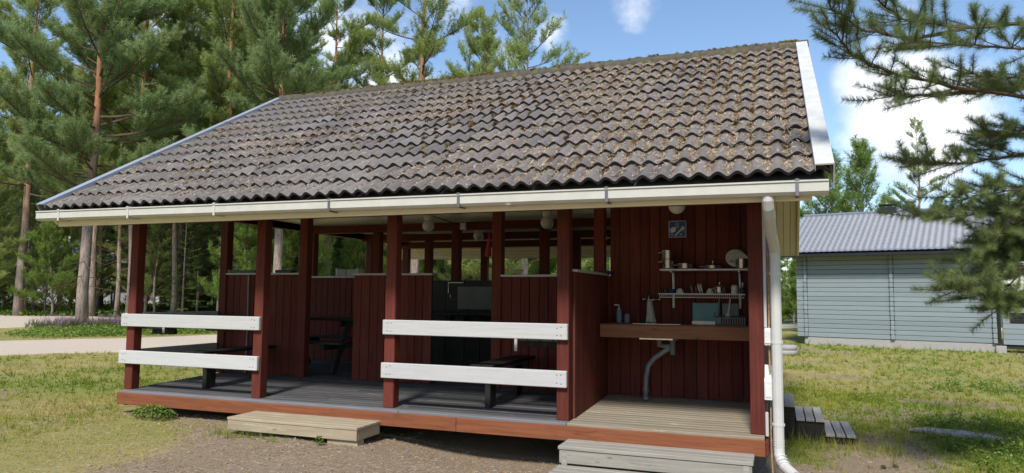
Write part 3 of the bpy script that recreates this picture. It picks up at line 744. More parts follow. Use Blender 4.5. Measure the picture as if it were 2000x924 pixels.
# cable duct and sockets on the gable corner
tag(box('cable_duct', None, 'white_z', 7.96, 7.985, .005, .045, .90, 1.985), 'white vertical cable duct beside the corner post', 'cable duct')
t = thing('socket_box', 'upper white socket box at the end of the cable duct', 'socket box', (7.965, .0, .75)); box('housing', t, 'shelf_white', -.005, .05, -.02, .10, 0, .148, .008); box('cover', t, 'shelf_white', .0, .045, -.028, -.0205, .02, .13, .003)
t = thing('socket_box', 'lower white hooded socket box on the corner post', 'socket box', (7.975, .0, .30))
mb = MB(); mb.add([(-.02, -.03, 0), (.04, -.03, 0), (.04, .12, 0), (-.02, .12, 0), (-.02, -.03, .15), (.04, -.03, .15), (.04, .12, .28), (-.02, .12, .28)], [(3, 2, 1, 0), (4, 5, 6, 7), (0, 1, 5, 4), (1, 2, 6, 5), (2, 3, 7, 6), (3, 0, 4, 7)]); mb.build('housing', 'shelf_white', t)
box('flap', t, 'shelf_white', -.012, .032, -.036, -.031, .02, .12, .003)
tag(box('trim_board', None, 'white_z', 7.957, 7.982, .0, .05, -.01, .19), 'short white board at the foot of the corner post', 'board')
mb = MB(); mb.tube([(8.0, .04, 1.55), (8.004, .03, 1.2), (7.998, .03, .8), (8.003, .04, .4), (8.0, .05, -.1), (8.01, .05, -.4)], .008, 6); tag(mb.build('water_pipe', 'needle_tan'), 'thin brown pipe running down beside the downspout', 'pipe')

# ------------------------------------------------------------------ dish washing bay
kc = thing('wash_counter', 'brown timber counter with built in sink in the dish washing bay', 'counter', (7.1, 1.27, .84))
box('counter_top', kc, 'counter', -.82, .80, -.235, .276, 0, .024); box('front_board', kc, 'counter', -.81, .80, -.26, -.236, -.115, .018)
sk = box('sink', kc, 'steel', -.48, .02, -.16, .20, .0245, .032)
box('basin', sk, 'steel', -.42, -.06, -.12, .15, -.14, -.002)
mb = MB(); mb.lathe([(.0, 0), (.045, 0), (.045, -.03), (.025, -.035), (.025, -.10), (0, -.10)], (-.22, -.02, -.115), 14); mb.lathe([(.0, 0), (.06, 0), (.06, -.025), (.03, -.035), (.03, -.18), (0, -.18)], (-.08, -.02, -.115), 14)
mb.tube([(-.22, -.02, -.2), (-.15, -.02, -.21), (-.09, -.02, -.2)], .022, 10)
mb.build('trap', 'plastic_grey', kc, True)
mb = MB(); mb.tube([(-.11, -.02, -.22), (-.18, .0, -.27), (-.28, .02, -.34), (-.35, .04, -.43), (-.375, .05, -.55), (-.38, .05, -.67), (-.38, .05, -.80)], .027, 12); mb.tube([(-.38, .05, -.70), (-.38, .05, -.68)], .034, 12); mb.tube([(-.38, .05, -.79), (-.38, .05, -.76)], .036, 12)
mb.build('drain_pipe', 'plastic_grey', kc, True)
t = thing('tap', 'steel wall tap above the sink with a cloth hung on it', 'tap', (6.76, 1.53, 1.12))
mb = MB(); mb.tube([(0, 0, 0), (0, -.06, 0)], .018, 10); mb.tube([(-.07, -.05, 0), (.07, -.05, 0)], .014, 10); mb.tube([(0, -.06, .0), (0, -.09, .05), (0, -.17, .06), (0, -.22, .03), (0, -.225, -.02)], .010, 8); mb.build('body', 'steel', t, True)
for s in (-1, 1): MB().tube([(s*.07, -.05, 0), (s*.105, -.05, .01)], .017, 8).build('handle', 'steel', t, True)
MB().tube([(-.07, -.05, .0), (-.07, -.05, .06)], .006, 6).build('lever', 'steel', t)
mb = MB(); vv = []; ff = []
for i in range(9):
    for j in range(9):
        u_ = i/8; q = j/8; wd_ = .018+.045*u_
        vv.append(((q-.5)*2*wd_+.012*math.sin(q*9+u_*3)*u_+.02*u_, -.02*math.cos(q*11)*u_-.02*math.sin(q*5), -u_*.25-.03*abs(q-.4)*u_))
for i in range(8):
    for j in range(8): ff.append((i*9+j, i*9+j+1, (i+1)*9+j+1, (i+1)*9+j))
o = mb.add(vv, ff).build('dishcloth', 'cloth', None, True, (6.765, 1.32, 1.13)); tag(o, 'grey dishcloth hanging from the tap over the sink', 'cloth'); md = o.modifiers.new('s', 'SOLIDIFY'); md.thickness = .006
def bottle(label, x, y, h, mt, pump):
    t = thing('soap_bottle', label, 'bottle', (x, y, .865)); r = .033
    MB().lathe([(0, 0), (r*.95, 0), (r, .01), (r, h*.62), (r*.6, h*.72), (r*.4, h*.74), (0, h*.74)], n=16).build('bottle_body', mt, t, True)
    MB().lathe([(r*.45, h*.742), (r*.45, h*.80), (0, h*.80)], n=12).build('cap', 'shelf_white' if pump else 'plastic_black', t, True)
    if pump: MB().tube([(0, 0, h*.80), (0, 0, h*.98), (-.05, -.01, h*.985)], .006, 6).build('pump', 'shelf_white', t)
bottle('blue soap bottle with white pump at the counter end', 6.44, 1.28, .20, 'soap_blue', True)
bottle('small dark capped soap bottle beside the pump bottle', 6.52, 1.32, .14, 'plastic_grey', False)
o = tag(box('tray', None, 'teal', 7.20, 7.49, 1.50, 1.52, .866, 1.095, .006), 'teal board leaning on the wall at the back of the counter', 'board')
tag(box('washing_up_box', None, 'porcelain', 7.225, 7.47, 1.20, 1.30, .866, .91, .01), 'low off white box in front of the teal board', 'box')
tag(box('chopping_board', None, 'plastic_grey', 7.51, 7.68, 1.51, 1.53, .93, 1.09, .004), 'grey chopping board hanging beside the teal board', 'board')
t = thing('dish_rack', 'dark plastic dish rack at the right end of the counter', 'dish rack', (7.62, 1.25, .866))
MB().box(-.15, .15, -.15, .15, 0, .012).build('base', 'plastic_black', t)
for i in range(13): box('bar', t, 'plastic_grey', -.145+i*.0235-.005, -.145+i*.0235+.005, -.152, -.142, .013, .085, .002)
box('rim', t, 'plastic_black', -.155, .155, -.156, -.138, .086, .097); box('rim', t, 'plastic_black', -.155, .155, .138, .156, .086, .097)
def brush(label, x, z, col):
    t = thing('dish_brush', label, 'brush', (x, 1.42, z)); MB().tube([(0, 0, 0), (-.01, -.01, -.10), (-.02, -.01, -.16)], [.007, .010, .012], 8).build('handle', col, t); MB().lathe([(0, 0), (.022, -.005), (.03, -.03), (.028, -.05), (0, -.05)], (-.025, -.012, -.15), 10).build('bristles', col, t)
brush('dark dish brush hanging under the wire shelf', 7.49, 1.155, 'plastic_grey'); brush('white dish brush hanging in front of the chopping board', 7.60, 1.14, 'shelf_white')
# shelves
t = thing('wall_shelf', 'white upper wall shelf holding pots and pans', 'shelf', (7.33, 1.43, 1.455)); box('plank', t, 'shelf_white', -.45, .50, -.13, .118, -.018, 0)
for x in (-.335, .365): box('bracket', t, 'shelf_white', x-.01, x+.01, -.11, .09, -.036, -.019); box('shelf_rail', t, 'shelf_white', x-.012, x+.012, .098, .118, -.42, -.02); box('brace', t, 'shelf_white', x-.008, x+.008, .06, .097, -.09, -.037)
t = thing('wire_shelf', 'white wire lower shelf crowded with dishes', 'shelf', (7.33, 1.43, 1.185))
mb = MB()
for y in np.linspace(-.16, .09, 7): mb.tube([(-.455, y, 0), (.42, y, 0)], .004, 5)
mb.build('shelf_wire', 'shelf_white', t)
box('front_wire', t, 'shelf_white', -.46, .43, -.168, -.158, -.002, .009, .003); box('front_wire', t, 'shelf_white', -.45, .42, -.168, -.158, -.038, -.031, .003)
for i in range(44): box('wire', t, 'shelf_white', -.445+i*.02-.0018, -.445+i*.02+.0018, -.166, -.16, -.0305, -.0025, .001)
def pot(label, x, y, z, r, h, lid=False, handle=True, mt='steel', name='pot', cat='pot'):
    t = thing(name, label, cat, (x, y, z))
    MB().lathe([(0, 0), (r*.96, 0), (r, .006), (r, h), (r*1.03, h+.004), (r*.96, h), (r*.95, .01), (0, .01)], n=24).build('vessel', mt, t, True)
    if handle: MB().tube([(-r, 0, h*.75), (-r-.02, -.01, h*.78), (-r-.05, -.03, h*.78)], .006, 8).build('handle', 'steel', t)
    if lid: MB().lathe([(r*1.02, h+.006), (r*.7, h+.018), (.02, h+.026), (.012, h+.03), (.012, h+.045), (.02, h+.05), (0, h+.052)], n=20).build('lid', mt, t, True)
pot('steel pot at the bottom of the stack on the upper shelf', 6.955, 1.40, 1.457, .075, .10)
pot('steel pot on top of the stacked pot on the upper shelf', 6.955, 1.40, 1.562, .072, .095)
pot('low steel casserole on the upper shelf beside the pot stack', 7.14, 1.40, 1.457, .085, .055)
pot('steel frying pan with lid in the middle of the upper shelf', 7.43, 1.41, 1.457, .095, .032, True, True, name='frying_pan', cat='pan')
pot('bright steel pot at the right end of the upper shelf', 7.73, 1.38, 1.457, .07, .10)
pot('steel kettle pot with lid on the wire shelf', 7.50, 1.36, 1.19, .062, .07, True)
t = thing('plate_stack', 'large cream bowls and plates tipped behind the bright steel pot', 'plates', (7.68, 1.47, 1.46))
for i in range(3):
    o = MB().lathe([(0, 0), (.05, .0), (.10-.008*i, .03), (.105-.008*i, .034), (.098-.008*i, .034), (.05, .008), (0, .008)], n=24).build('plate', 'porcelain', t, True); o.rotation_euler = (1.15, .25, 0); o.location = (-.02+.02*i, -.02*i, .10-.012*i)
for i, (x, r, lab) in enumerate(((7.275, .055, 'first white plate standing on edge on the wire shelf'), (7.30, .055, 'second white plate standing on edge on the wire shelf'), (7.20, .045, 'dark plate standing on edge on the wire shelf'), (7.24, .045, 'steel lid standing on edge on the wire shelf'))):
    o = MB().lathe([(0, 0), (r*.6, 0), (r, .012), (r*1.02, .016), (r*.95, .016), (r*.55, .006), (0, .006)], n=22).build('plate', ('porcelain', 'porcelain', 'plastic_grey', 'steel')[i], None, True, (x, 1.36, 1.19+r)); o.rotation_euler = (0, 1.35, .15); tag(o, lab, 'plate')
for i, (x, r, lab) in enumerate(((7.09, .042, 'upturned cream bowl beside the mugs on the wire shelf'), (7.40, .04, 'upturned cream bowl beside the lidded pot on the wire shelf'))):
    tag(MB().lathe([(r, 0), (r*1.02, .004), (r*.85, .03), (r*.45, .05), (r*.4, .056), (0, .056)], n=20).build('bowl', 'porcelain', None, True, (x, 1.34, 1.19)), lab, 'bowl')
o = MB().lathe([(0, 0), (.03, 0), (.036, .02), (.034, .04), (.037, .06), (.03, .085), (.022, .095), (0, .096)], n=16).build('jug', 'porcelain', None, True, (7.65, 1.35, 1.19)); tag(o, 'small ribbed cream jug on the wire shelf', 'jug')
t = thing('utensil_pot', 'dark pot of utensils at the right end of the wire shelf', 'utensils', (7.73, 1.36, 1.19)); MB().lathe([(0, 0), (.03, 0), (.033, .06), (.03, .06), (0, .02)], n=14).build('vessel', 'steel_dark', t, True)
for i in range(4): MB().tube([(0, 0, .02), (.012*(i-1.5), .008*(i % 2), .10+.01*i)], [.003, .005], 6).build('utensil', 'steel', t)
for i in range(3): tag(MB().lathe([(0, 0), (.028, 0), (.034, .05), (.031, .05), (.026, .006), (0, .006)], n=14).build('mug', ('steel_dark', 'navy', 'plastic_grey')[i], None, True, (6.93+.075*i, 1.36, 1.19)), ('black mug at the left end of the wire shelf', 'navy mug second from the left on the wire shelf', 'grey mug beside the navy mug on the wire shelf')[i], 'mug')
# pictogram sign
t = thing('pictogram_sign', 'square blue sign with white cup, brush and shower symbol', 'sign', (7.045, 1.54, 1.905))
box('panel', t, 'sign_blue', -.096, .096, -.006, .008, -.096, .096, .002)
for a, b, c_, d in ((-.094, .094, .086, .091), (-.094, .094, -.091, -.086), (-.094, -.089, -.086, .086), (.089, .094, -.086, .086)): box('border', t, 'sign_white', a, b, -.0085, -.0065, c_, d, .0004)
def flat(name, pts): MB().add([(x, -.0088, z) for x, z in pts], [tuple(range(len(pts)))]).build(name, 'sign_white', t)
for i in range(4):
    for j in range(6): box('water_dot', t, 'sign_white', -.018+i*.010-.0025, -.018+i*.010+.0025, -.0088, -.0068, .068-j*.011-.0025, .068-j*.011+.0025, .0004)
flat('cup', [(-.075, -.008), (-.068, -.045), (-.022, -.028), (-.016, .012), (-.022, .022), (-.062, .020)][::1])
mb = MB(); mb.tube([(-.070, -.0085, .005), (-.086, -.0085, -.004), (-.084, -.0085, -.028), (-.070, -.0085, -.034)], .004, 5); mb.build('cup_handle', 'sign_white', t)
flat('brush_shaft', [(-.035, -.072), (-.018, -.074), (.045, -.015), (.038, -.002), (.028, -.004)])
for i in range(3): flat('prong', [(.030+.011*i, -.006-.004*i), (.038+.011*i, -.012-.004*i), (.062+.010*i, .034-.009*i), (.054+.010*i, .036-.009*i)])
flat('drop', [(-.075, -.062), (-.055, -.068), (-.045, -.062), (-.060, -.058)]); flat('drop', [(.02, -.06), (.04, -.066), (.05, -.058), (.035, -.054)]); flat('drop', [(.07, -.03), (.078, -.036), (.08, -.024)])

# small things on ledges and posts
tag(box('carton', None, 'house_white', .70, .83, 1.53, 1.62, 1.436, 1.478), 'small white carton on the left half wall ledge', 'carton')
tag(box('tray', None, 'plastic_black', .86, 1.28, 1.53, 1.64, 1.436, 1.472), 'flat black tray beside the white carton on the ledge', 'tray')
tag(box('tray', None, 'navy', 1.62, 1.91, 1.53, 1.64, 1.436, 1.474, .012), 'flat blue tray on the left half wall ledge', 'tray')
t = thing('crate', 'grey slatted crate on the inner half wall ledge', 'crate', (1.46, 3.60, 1.446))
for i in range(2): box('panel', t, 'step_top', -.19+i*.19+.004, -.19+(i+1)*.19-.004, -.09, -.075, 0, .11)
for x in (-.2, .195): box('upright', t, 'house_white', x-.008, x+.02, -.09, .09, 0, .125)
box('panel', t, 'step_top', -.185, .185, .075, .09, 0, .11)
tag(MB().tube([(1.22, 1.50, .06), (1.225, 1.50, .7), (1.215, 1.50, 1.40)], .012, 8).build('conduit', 'plastic_grey'), 'thin grey conduit running up the left half wall', 'conduit')
o = MB().add([(x, y, z) for x, y, z in ((6.2, 1.36, 1.415), (6.33, 1.36, 1.40), (6.36, 1.5, 1.41), (6.19, 1.5, 1.43), (6.24, 1.40, 1.445), (6.31, 1.41, 1.435), (6.32, 1.47, 1.44), (6.24, 1.47, 1.45))], [(3, 2, 1, 0), (4, 5, 6, 7), (0, 1, 5, 4), (1, 2, 6, 5), (2, 3, 7, 6), (3, 0, 4, 7)]).build('folded_cloth', 'navy'); tag(o, 'dark blue cloth folded at the end of the partition ledge', 'cloth')
t = thing('umbrella', 'furled red umbrella hanging beside the dark post', 'umbrella', (4.79, 1.56, 1.93))
MB().tube([(0, 0, .0), (-.012, 0, -.12), (-.025, 0, -.3), (-.02, 0, -.31)], [.008, .022, .042, .01], 10).build('canopy', 'red_cloth', t, True); MB().tube([(-.02, 0, -.30), (-.015, 0, -.40), (.005, 0, -.43), (.02, 0, -.40)], .008, 8).build('handle', 'plastic_black', t, True)
# sink fittings on the dark wall
t = thing('inner_sink', 'dark sink station with tap against the black wall in the inner bay', 'sink', (3.55, 3.2, .06))
box('counter_top', t, 'black', -.45, .85, -.25, .25, .80, .84); box('leg', t, 'black', -.42, -.37, -.22, -.17, 0, .798); box('leg', t, 'black', .77, .82, -.22, -.17, 0, .798)
box('glass_panel', t, 'plastic_grey', -.05, .70, .235, .245, .88, 1.22)
mb = MB(); mb.tube([(.05, .22, 1.28), (-.2, .22, 1.28), (-.2, .22, 1.12), (-.13, .15, 1.10), (-.13, .15, 1.02), (.1, .12, 1.02), (.12, .1, .97)], .004, 6); mb.build('tap_pipe', 'steel', t)
for x in (-.02, .2): MB().lathe([(0, 0), (.05, 0), (.05, -.04), (.03, -.05), (.03, -.22), (0, -.22)], (x, -.02, .798), 14).build('trap', 'plastic_black', t, True)

# ------------------------------------------------------------------ blue-grey log building
th = math.atan2(18.46-19.74, 14.12-8.84)
lb = thing('log_building', 'blue grey log outbuilding with grey metal tile roof behind the lawn', 'building', (8.84, 19.74, -.36), th)
LW = 5.43
box('plinth', lb, 'concrete', .02, LW-.05, .02, 5.0, -.3, .21, .01)
mb = MB(); mb.box(-.20, LW-.02, .10, 5.2, .2, 2.95); wall = mb.build('wall', 'under', lb)
zz = .215; k = 0
while zz < 2.93:
    h = .150
    for a, b in ((-.21, 0.03), (.14, 2.62), (2.73, LW-.12)):
        jy = random.uniform(-.004, .004); box('log', wall, 'bluegrey_x', a+.003, b-.003, .0+jy+(.0), .12, zz+.004, zz+h-.004, .012)
    for a in (.03, 2.62, LW-.12):
        box('log_end', wall, 'bluegrey_z', a+.002+random.uniform(-.012, .004), a+.108+random.uniform(-.004, .012), -.075+random.uniform(-.01, .01), .11, zz+.002, zz+h-.002, .02)
    zz += h; k += 1
box('wall_plate', wall, 'bluegrey_x', -.3, 7.0, .03, .12, 2.93, 3.05)
i = 0
while i*.19 < 7: box('rafter_end', wall, 'bluegrey_z', -.35+i*.19, -.35+i*.19+.05, -.38, .02, 2.90, 3.0); i += 1
# metal tile roof sheet
e0 = np.array([0, -.55, 2.985]); e1 = np.array([0, 3.1, 4.62]); Ln = np.linalg.norm(e1-e0); dv = (e1-e0)/Ln; nn = np.array([0, -dv[2], dv[1]])
W0, W1 = -.55, 7.6; nxs = int((W1-W0)/.18*6)+1; xs_ = np.linspace(W0, W1, nxs); rows = 12; V = []; 
for r in range(rows):
    for e in (0, 1):
        t_ = (r+e)/rows*Ln; hh = .052*(1-e)+.002*e
        wv = .008*np.cos(2*np.pi*xs_/.18)
        V.append(e0+np.outer(np.full(nxs, t_), dv)+np.outer(wv+hh, nn)+np.outer(xs_, [1, 0, 0]))
V = np.concatenate(V); I = np.arange(len(V)).reshape(rows*2, nxs); F = np.stack([I[:-1, :-1], I[:-1, 1:], I[1:, 1:], I[1:, :-1]], -1).reshape(-1, 4)
rf = link('roof', np_mesh('log_roof', V, F, 'roof_metal'), lb)
mb = MB(); mb.add([(W0, -.55, 2.93), (W1, -.55, 2.93), (W1, 3.1, 4.58), (W0, 3.1, 4.58), (W1, 6.7, 2.93), (W0, 6.7, 2.93)], [(0, 3, 2, 1), (3, 5, 4, 2), (0, 1, 4, 5)]); mb.build('roof_deck', 'plate_dark', rf)
mb = MB(); mb.box(W0, W1, -.60, -.565, 2.88, 2.97); mb.build('gutter', 'plastic_black', rf)
mb = MB(); mb.tube([(W0, 3.1, 4.63), (W1, 3.1, 4.63)], .09, 8, sx=1, sy=.7); mb.build('ridge_cap', 'roof_metal', rf)
mb = MB(); mb.box(2.1, 2.6, 2.8, 3.2, 4.45, 4.78); ch_ = mb.build('chimney', 'plastic_black', rf)
mb = MB(); mb.box(2.05, 2.65, 2.75, 3.25, 4.85, 4.88); 
for a in (2.08, 2.6): mb.box(a, a+.03, 2.8, 2.84, 4.775, 4.852)
mb.build('chimney_cap', 'plastic_black', ch_)
mb = MB(); mb.lathe([(.14, 0), (.14, .45), (.19, .46), (.19, .55), (0, .6)], (3.0, 3.4, 4.5), 14); mb.build('vent_pipe', 'plastic_grey', rf, True)
mb = MB(); mb.tube([(LW+.04, -.03, 2.9), (LW+.04, -.03, .25)], .05, 10); mb.build('downpipe', 'plastic_black', lb); box('footing', lb, 'concrete', LW-.06, LW+.2, -.2, .08, -.1, .16, .01)
pc = MB().box(LW+.12, 8.2, .05, .09, .12, 1.35).build('porch_rail', 'under', lb)
for i in range(7):
    z0 = .2+i*.155
    if i in (4, 5): box('plank', pc, 'bluegrey_x', LW+.13, LW+.30, .0, .045, z0, z0+.147)
    else: box('plank', pc, 'bluegrey_x', LW+.13, 8.2, .0, .045, z0, z0+.147)
for j in range(5):
    mb = MB(); mb.lathe([(.045, -.02), (.045, .02)], (0, 0, 0), 12); 
    for q in range(2): box('ornament', pc, 'plastic_black', LW+.36+j*.16, LW+.48+j*.16, .03, .048, .84+q*.14, .95+q*.14, .02)
# white house in the wood
hs = thing('forest_house', 'white house half hidden among the pines beyond the road', 'house', (-40, 26.5, .2), .75)
box('wall', hs, 'house_white', -5, 9, 0, 6, -.3, 3.0, .02); 
mb = MB(); mb.add([(-5.6, -.7, 2.95), (9.6, -.7, 2.95), (9.6, 3, 4.6), (-5.6, 3, 4.6), (9.6, 6.7, 2.95), (-5.6, 6.7, 2.95)], [(0, 1, 2, 3), (3, 2, 4, 5), (0, 5, 4, 1), (0, 3, 5), (1, 4, 2)]); mb.build('roof', 'plastic_grey', hs)
for x in (-3, 0, 3.2, 6): wn = box('window', hs, 'plastic_grey', x, x+1.2, -.03, .01, .9, 2.1); box('pane', wn, 'glass_dark', x+.08, x+1.12, -.05, -.031, .98, 2.02)

# ------------------------------------------------------------------ trees
class TB:
    def __init__(s): s.P = []; s.D = []; s.S = []; s.T = []; s.wood = MB()
    def tuft(s, p, d, sc, t): s.P.append(p); s.D.append(d); s.S.append(sc); s.T.append(t)
    def crown(s, name, mat, n, ln=.22, rad=.12, wd=.014, fwd=.55):
        P = np.array(s.P); D = unit(np.array(s.D)); Sc = np.array(s.S); T = np.array(s.T); i = np.repeat(np.arange(len(P)), n); m_ = len(i)
        t = rng.random(m_); r = rng.normal(size=(m_, 3)); d = D[i]; r = unit(r-(r*d).sum(1)[:, None]*d)
        B = P[i]+d*(t*ln*Sc[i])[:, None]
        nd = unit(d*fwd+r*.85+np.array([0, 0, .12]))
        V, F = blades(B, nd, rad*Sc[i]*rng.uniform(.7, 1.15, m_)*(1.1-.25*t), wd*Sc[i]*rng.uniform(.7, 1.3, m_))
        tt = np.clip(T[i]+rng.normal(0, .10, m_), 0, 1)
        return np_mesh(name, V, F, mat, np.repeat(tt, 3))
def curve(p, d, ln, n, lift, wob, rs):
    pts = [Vector(p)]; d = Vector(d).normalized()
    for i in range(n):
        d = (d+Vector((rs.normal(0, wob), rs.normal(0, wob), lift/n+rs.normal(0, wob*.6)))).normalized(); pts.append(pts[-1]+d*(ln/n))
    return pts
def make_pine(seed, h, cs, cr, r0, mat, bark, nb=60, profile='dome', gap=0., nneed=17, dead=0, tsc=1., step=.17, lean=0):
    rs = np.random.default_rng(seed); T = TB()
    tp = [Vector((0, 0, -.3))]; off_ = Vector((0, 0, 0))
    for i in range(1, 15):
        off_ += Vector((rs.normal(lean*.02, .035), rs.normal(0, .035), 0)); tp.append(Vector((off_.x, off_.y, h*i/14)))
    rad = [r0*1.15]+[max(r0*(1-(i/14)**1.25)*.95, .018) for i in range(1, 15)]
    mb = MB(); mb.tube(tp, rad, 12); trunk = mesh_from('trunk', mb.v, mb.f, bark, True)
    def at(z):
        f_ = min(max(z/h*14, 0), 13.999); k = int(f_); return tp[k].lerp(tp[k+1], f_-k) if k > 0 else Vector((tp[1].x, tp[1].y, z))*min(1, f_)+Vector((0, 0, z*(1-min(1, f_))))
    az = rs.uniform(0, 6.28); z0 = cs*h
    for i in range(nb):
        t = (i+rs.uniform(-.4, .4))/nb; t = min(max(t, 0), .995); z = z0+(h-z0)*t
        az += 2.4+rs.normal(0, .4)
        pr = {'dome': (1-t)**.55*(.55+.45*min(1, t*4+.35)), 'cone': (1-t)**.85*(.85+.15*min(1, t*6)), 'flat': (1-t**2.2)*.9*(.5+.5*min(1, t*2.5))}[profile]
        lb_ = cr*pr*rs.uniform(.48, 1.15)+.12
        if rs.random() < gap: continue
        el = {'dome': -.05+.75*t, 'cone': .25+.75*t, 'flat': .05+.6*t}[profile]+rs.normal(0, .19)
        d = Vector((math.cos(az)*math.cos(el), math.sin(az)*math.cos(el), math.sin(el)))
        pts = curve(at(z), d, lb_, 6, .35 if profile != 'flat' else .2, .05, rs)
        rb = max(.006, .014+.012*lb_*(1-.6*t)); T.wood.tube(pts, [rb*(1-.8*k/6) for k in range(7)], 4, False)
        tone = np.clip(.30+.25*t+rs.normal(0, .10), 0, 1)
        ns = max(3, int(lb_/.20)); 
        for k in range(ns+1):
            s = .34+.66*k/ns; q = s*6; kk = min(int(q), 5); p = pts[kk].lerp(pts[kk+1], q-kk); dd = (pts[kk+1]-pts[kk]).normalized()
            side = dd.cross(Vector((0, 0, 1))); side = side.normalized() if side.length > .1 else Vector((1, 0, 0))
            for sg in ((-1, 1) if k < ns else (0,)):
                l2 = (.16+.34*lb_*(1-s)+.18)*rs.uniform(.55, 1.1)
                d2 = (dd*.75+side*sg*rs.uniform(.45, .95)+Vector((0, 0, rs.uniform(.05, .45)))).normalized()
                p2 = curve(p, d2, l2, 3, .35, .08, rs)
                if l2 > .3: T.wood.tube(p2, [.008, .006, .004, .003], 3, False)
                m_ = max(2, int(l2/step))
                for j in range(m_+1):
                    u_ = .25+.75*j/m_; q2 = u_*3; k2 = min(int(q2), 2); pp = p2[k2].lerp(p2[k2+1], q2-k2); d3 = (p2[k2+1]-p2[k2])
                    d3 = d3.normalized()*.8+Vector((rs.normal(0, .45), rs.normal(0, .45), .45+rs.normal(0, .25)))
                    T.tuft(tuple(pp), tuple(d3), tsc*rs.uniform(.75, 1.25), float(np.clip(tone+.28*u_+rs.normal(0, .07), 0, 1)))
    for i in range(dead):
        z = z0*rs.uniform(.35, 1.0); a = rs.uniform(0, 6.28); d = Vector((math.cos(a), math.sin(a), rs.uniform(-.25, .1)))
        pts = curve(at(z), d, rs.uniform(.5, 2.0), 4, -.25, .1, rs); T.wood.tube(pts, [.018, .014, .010, .006, .003], 4, False)
    br_ = mesh_from('branches', T.wood.v, T.wood.f, 'twig')
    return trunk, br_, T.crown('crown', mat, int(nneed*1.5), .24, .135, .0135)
PR = {
 'big': make_pine(11, 17, .24, 4.2, .20, 'pine_blue', 'bark_old', 112, 'dome', .16, 22, 14, 1.2, .145),
 'tall': make_pine(12, 18, .30, 3.4, .19, 'pine_green', 'bark', 74, 'dome', .2, 22, 18, 1.2, .15),
 'sparse': make_pine(13, 16, .28, 3.0, .17, 'pine_green', 'bark', 52, 'flat', .12, 20, 16, 1.1, .15),
 'young': make_pine(14, 9, .10, 2.2, .10, 'pine_green', 'bark', 60, 'cone', .05, 17, 4, 1.0),
 'young2': make_pine(15, 10, .14, 1.9, .10, 'pine_blue', 'bark', 56, 'cone', .08, 16, 4, 1.0),
 'slim': make_pine(16, 15, .34, 2.3, .13, 'pine_green', 'bark', 58, 'dome', .18, 20, 20, 1.2, .16),
 'round': make_pine(18, 11, .16, 2.9, .12, 'pine_green', 'bark', 64, 'dome', .06, 18, 6, 1.1),
 'bushy': make_pine(17, 6, .04, 2.0, .07, 'spruce_green', 'bark', 50, 'cone', .0, 18, 0, 1.1),
}
def make_spruce(seed, h, cr):
    rs = np.random.default_rng(seed); T = TB(); mb = MB(); mb.tube([(0, 0, -.1), (0, 0, h*.5), (0, 0, h)], [.05, .03, .006], 8); trunk = mesh_from('trunk', mb.v, mb.f, 'bark', True); az = 0
    n = int(h*11)
    for i in range(n):
        t = i/n; z = .12*h+(.86*h)*t; az += 2.4+rs.normal(0, .3); l_ = cr*(1-t)**.9*rs.uniform(.7, 1.1)+.06; el = -.15+.6*t
        d = Vector((math.cos(az)*math.cos(el), math.sin(az)*math.cos(el), math.sin(el))); pts = curve((0, 0, z), d, l_, 5, .15, .04, rs); T.wood.tube(pts, [.010, .008, .006, .005, .004, .002], 4, False)
        for k in range(int(l_/.07)+2):
            s = rs.uniform(.12, 1); q = s*5; kk = min(int(q), 4); p = pts[kk].lerp(pts[kk+1], q-kk); dd = (pts[kk+1]-pts[kk]).normalized(); side = dd.cross(Vector((0, 0, 1))).normalized()
            d2 = dd*.8+side*rs.choice([-1, 1])*rs.uniform(.3, .9)+Vector((0, 0, rs.normal(-.05, .12)))
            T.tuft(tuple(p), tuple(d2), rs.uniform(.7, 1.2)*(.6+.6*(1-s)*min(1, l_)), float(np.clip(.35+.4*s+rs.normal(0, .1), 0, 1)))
    return trunk, mesh_from('branches', T.wood.v, T.wood.f, 'twig'), T.crown('crown', 'spruce_green', 26, .26, .045, .012, .8)
PR['spruce'] = make_spruce(21, 4.2, 1.15)
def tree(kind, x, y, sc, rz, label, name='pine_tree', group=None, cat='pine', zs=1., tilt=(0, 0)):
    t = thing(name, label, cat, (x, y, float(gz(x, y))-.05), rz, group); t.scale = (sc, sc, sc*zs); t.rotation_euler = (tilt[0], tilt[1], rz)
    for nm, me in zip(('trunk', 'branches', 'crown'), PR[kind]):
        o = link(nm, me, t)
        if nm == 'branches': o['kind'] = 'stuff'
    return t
tree('big', -13.9, 11.1, .96, 2.2, 'large pine standing in the heather beside the road, full blue green crown')
tree('tall', -11.7, 15.1, .95, 1.0, 'tall orange barked pine rising behind the left roof slope')
tree('big', -7.7, 13.3, .84, 3.6, 'dense pine whose crown meets the left end of the roof ridge')
tree('sparse', -5.4, 18.4, 1.16, .4, 'open crowned pine with orange trunk above the middle of the ridge')
tree('tall', -2.0, 17.6, .66, 2.0, 'slender thin crowned pine to the right of the open crowned pine')
tree('round', .9, 13.6, .97, .7, 'pointed young pine above the ridge, rightmost of the trees over the roof')
tree('young', .1, 19.4, 1.02, 1.9, 'small pine tip peeking over the ridge beside the pointed young pine')
tree('bushy', 10.5, 31.0, 1.62, .3, 'dense light green pine behind the log building near the roof corner', zs=.86)
tree('bushy', 12.0, 33.5, 1.5, 2.3, 'conical pine touching the dense one behind the log building')
tree('sparse', 14.2, 31.1, .62, 1.2, 'thin open pine rising behind the chimney of the log building')
tree('young2', 16.8, 35.3, .72, .5, 'narrow pine behind the right part of the log building roof')
tree('tall', -8.9, 21.8, .93, 2.0, 'full pine filling the sky between the ridge end and the open crowned pine')
tree('slim', -6.3, 25.5, 1.0, 5.2, 'slim pine standing farther back behind the open crowned pine')
tree('sparse', -3.2, 21.0, .78, 2.9, 'low open pine between the open crowned pine and the slender one')
